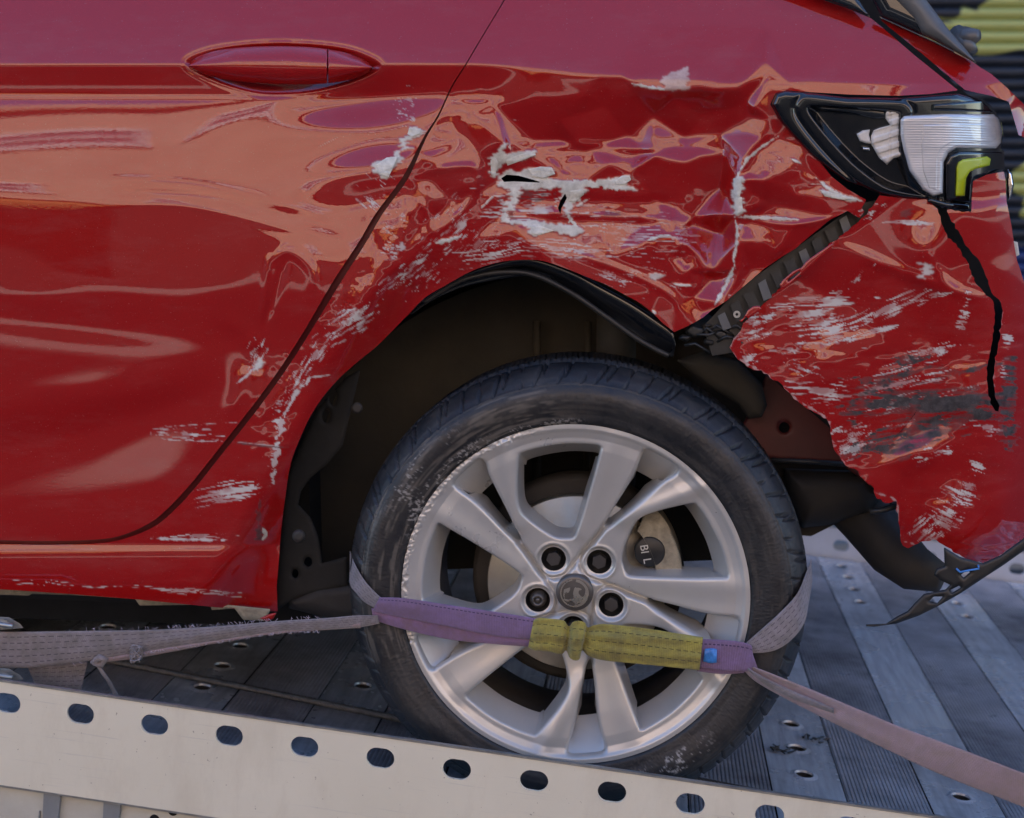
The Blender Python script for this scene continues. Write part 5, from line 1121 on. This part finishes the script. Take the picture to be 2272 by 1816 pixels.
# left lashing strap, runs along and then wraps the tyre
ls = empty('lashing_strap'); tag(ls, 'faded lavender lashing strap running left of the tyre with frayed edges', 'strap', 'ratchet straps')
ribbon('webbing', [(-260, 1398, .10), (-100, 1401, .09), (0, 1402, .08), (60, 1402, .076), (200, 1400, .07), (330, 1398, .06), (480, 1390, .05), (620, 1378, .04), (720, 1372, .034), (790, 1366, .028), (838, 1366, .022)],
       [(-260, 1492, .09), (-100, 1488, .08), (0, 1482, .07), (60, 1482, .066), (140, 1474, .064), (200, 1466, .062), (300, 1450, .056), (480, 1424, .046), (620, 1402, .038), (720, 1398, .032), (790, 1394, .026), (842, 1384, .020)], 'lav', ls, .003, 12, 10, wr(.0012, 14))
ribbon('webbing_fold', [(200, 1466, .060), (320, 1446, .056), (480, 1421, .046), (620, 1400, .037), (800, 1380, .026)], [(204, 1474, .056), (320, 1458, .052), (480, 1428, .044), (620, 1406, .035), (800, 1394, .024)], 'pink', ls, .003, 6, 8)
ribbon('tyre_loop', [(776, 1222, -.05), (788, 1252, -.005), (806, 1284, .012), (828, 1310, .020), (852, 1332, .026)], [(776, 1262, -.06), (776, 1296, -.02), (790, 1316, .004), (808, 1336, .014), (836, 1352, .020)], 'lav', ls, .003, 8, 8)
m = MB()
for i in range(150):
    t = random.random()**.7; x = 150+t*560; top_ = random.random() < .45
    y = np.interp(x, [60, 200, 330, 480, 620, 720], [1402, 1400, 1398, 1390, 1378, 1372]) if top_ else np.interp(x, [60, 200, 300, 480, 620, 720], [1482, 1466, 1450, 1424, 1402, 1398])
    hh_ = np.interp(x, [60, 200, 480, 720], [.072, .064, .048, .033]); a = random.uniform(-1, 1)
    m.tube([pxp(x, y, hh_), pxp(x+a*3, y+(-4 if top_ else 4)*random.uniform(.5, 1.3), hh_+.001), pxp(x+a*8, y+(-7 if top_ else 7)*random.uniform(.4, 1.2), hh_)], .00035, 3, False)
o = m.build('frayed_thread', M['lav_thread'], ls)
o['kind'] = 'stuff'
m = MB()
for i in range(16):
    a = random.random()*6.28; P_ = [pxp(302+random.uniform(-14, 14), 1452+random.uniform(-18, 18), .066+random.uniform(-.006, .008)) for q in range(6)]; m.tube([Vector(v) for v in catmull(P_, 4)], .0011, 5)
m.build('thread_knot', M['lav'], ls, True)
ribbon('hanging_tail', [(60, 1478, .05), (130, 1474, .045), (195, 1466, .04)], [(80, 1526, .03), (130, 1530, .028), (180, 1532, .026)], 'lav', ls, .003, 8, 8)
m = MB(); m.tube([Vector(v) for v in (pxp(215, 1474, .05), pxp(240, 1510, .04), pxp(268, 1560, .02))], .003, 8); m.tube([Vector(v) for v in (pxp(206, 1468, .055), pxp(222, 1458, .064), pxp(234, 1462, .06), pxp(226, 1474, .055), pxp(208, 1470, .055))], .005, 8); m.build('strap_cord', M['lav'], ls, True)
# right strap
rs = empty('lashing_strap'); tag(rs, 'faded pink lashing strap running down right from the tyre over the deck', 'strap', 'ratchet straps')
ribbon('webbing', [(1672, 1480, .024), (1700, 1490, .030), (1800, 1530, .05), (1900, 1572, .08), (2000, 1614, .10), (2120, 1658, .12), (2272, 1716, .14), (2440, 1780, .15)],
       [(1652, 1490, .020), (1680, 1515, .024), (1760, 1560, .04), (1850, 1605, .066), (1960, 1660, .09), (2080, 1716, .11), (2272, 1792, .13), (2440, 1860, .14)], 'pink', rs, .003, 14, 10, lambda l, s: .0035*math.sin(s*9+1)*math.exp(-l/.12)+.0006*math.sin(l*40))
ribbon('webbing_fold', [(1660, 1482, .028), (1700, 1506, .036), (1760, 1534, .048), (1850, 1572, .070)], [(1658, 1488, .026), (1696, 1520, .030), (1756, 1550, .044), (1850, 1584, .068)], 'lav', rs, .003, 6, 8)
ribbon('tyre_loop', [(1800, 1240, -.06), (1788, 1272, -.02), (1768, 1318, .008), (1730, 1360, .018), (1690, 1396, .022), (1656, 1426, .024)], [(1802, 1290, -.07), (1796, 1330, -.03), (1784, 1384, .0), (1752, 1424, .012), (1712, 1446, .018), (1668, 1450, .020)], 'lav', rs, .003, 10, 8)
# ratchets at the frame's left edge
for (yy, dz, lab) in ((1388, 0, 'steel ratchet buckle on top of the lavender strap at the left edge'), (1502, 1, 'steel ratchet buckle hanging below the lavender strap at the left edge')):
    rt = empty('ratchet_buckle'); tag(rt, lab, 'ratchet', 'ratchet buckles')
    m = MB()
    for j in range(2): m.prism([(-120, yy-24+j*6), (20, yy-18+j*4), (44, yy-4), (52, yy+6), (0, yy+10), (-120, yy+12)], lambda x, y, h: pxp(x, y, h), .088-j*.012, .092-j*.012)
    m.build('frame', M['steel'], rt)
    c0 = Vector(pxp(-2, yy-4, .094)); 
    m = MB(); nT = 14; P_ = []
    for i in range(nT*2): a = math.pi*i/nT; P_.append(((-4)+(26 if i % 2 else 21)*math.cos(a), yy-4+(13 if i % 2 else 10)*math.sin(a)))
    m.prism(P_, lambda x, y, h: pxp(x, y, h), .093, .100); m.build('gear', M['steel'], rt)
    m = MB(); m.tube([pxp(-100, yy-8, .10), pxp(-30, yy-6, .104), pxp(28, yy+2, .10)], .004, 8); m.build('handle', M['steel'], rt, True)
# wire rope lying on the deck behind the tyre
a0 = on_deck(232, 1462, .01); a1 = on_deck(1720, 1762, .01)
rp = empty('wire_rope'); tag(rp, 'twisted steel wire rope lying along the deck behind the tyre', 'rope'); rp.matrix_world = TM
L = math.hypot(a1[0]-a0[0], a1[1]-a0[1]); N = int(L/.0025); ru = (a1[0]-a0[0])/L; rv = (a1[1]-a0[1])/L
for st in range(6):
    P_ = []
    for i in range(N+1):
        s = L*i/N; a = s/.036*2*math.pi+st*math.pi/3; lat = .0038*math.cos(a); up = .0038*math.sin(a); sag = .006+.0015*math.sin(s*5)
        P_.append((a0[0]+ru*s-rv*lat, a0[1]+rv*s+ru*lat, sag+up+.002))
    m = MB(); m.tube(P_, .0021, 5, False); m.build('strand', M['rope'], rp, True)
# debris on the deck by the right holes
for (x, y, w_, lab) in ((1735, 1668, 16, 'small dark torn plastic scrap by a deck hole right of the tyre'), (1810, 1640, 20, 'thin bent plastic strip lying on the deck right of the tyre')):
    m = MB(); u, v = on_deck(x, y, .004)
    for i in range(7):
        b_ = Vector((u+random.gauss(0, .008), v+random.gauss(0, .010), .004)); m.tube([b_, b_+Vector((random.gauss(.004, .005), random.gauss(.006, .006), random.random()*.003)), b_+Vector((random.gauss(.010, .006), random.gauss(.014, .006), .001))], [.0012, .0022, .0008], 5)
    o = m.build('plastic_scrap', M['black_plastic'], None, False); o.matrix_world = TM; tag(o, lab, 'debris', 'plastic debris on the deck')
bpy.context.view_layer.update()
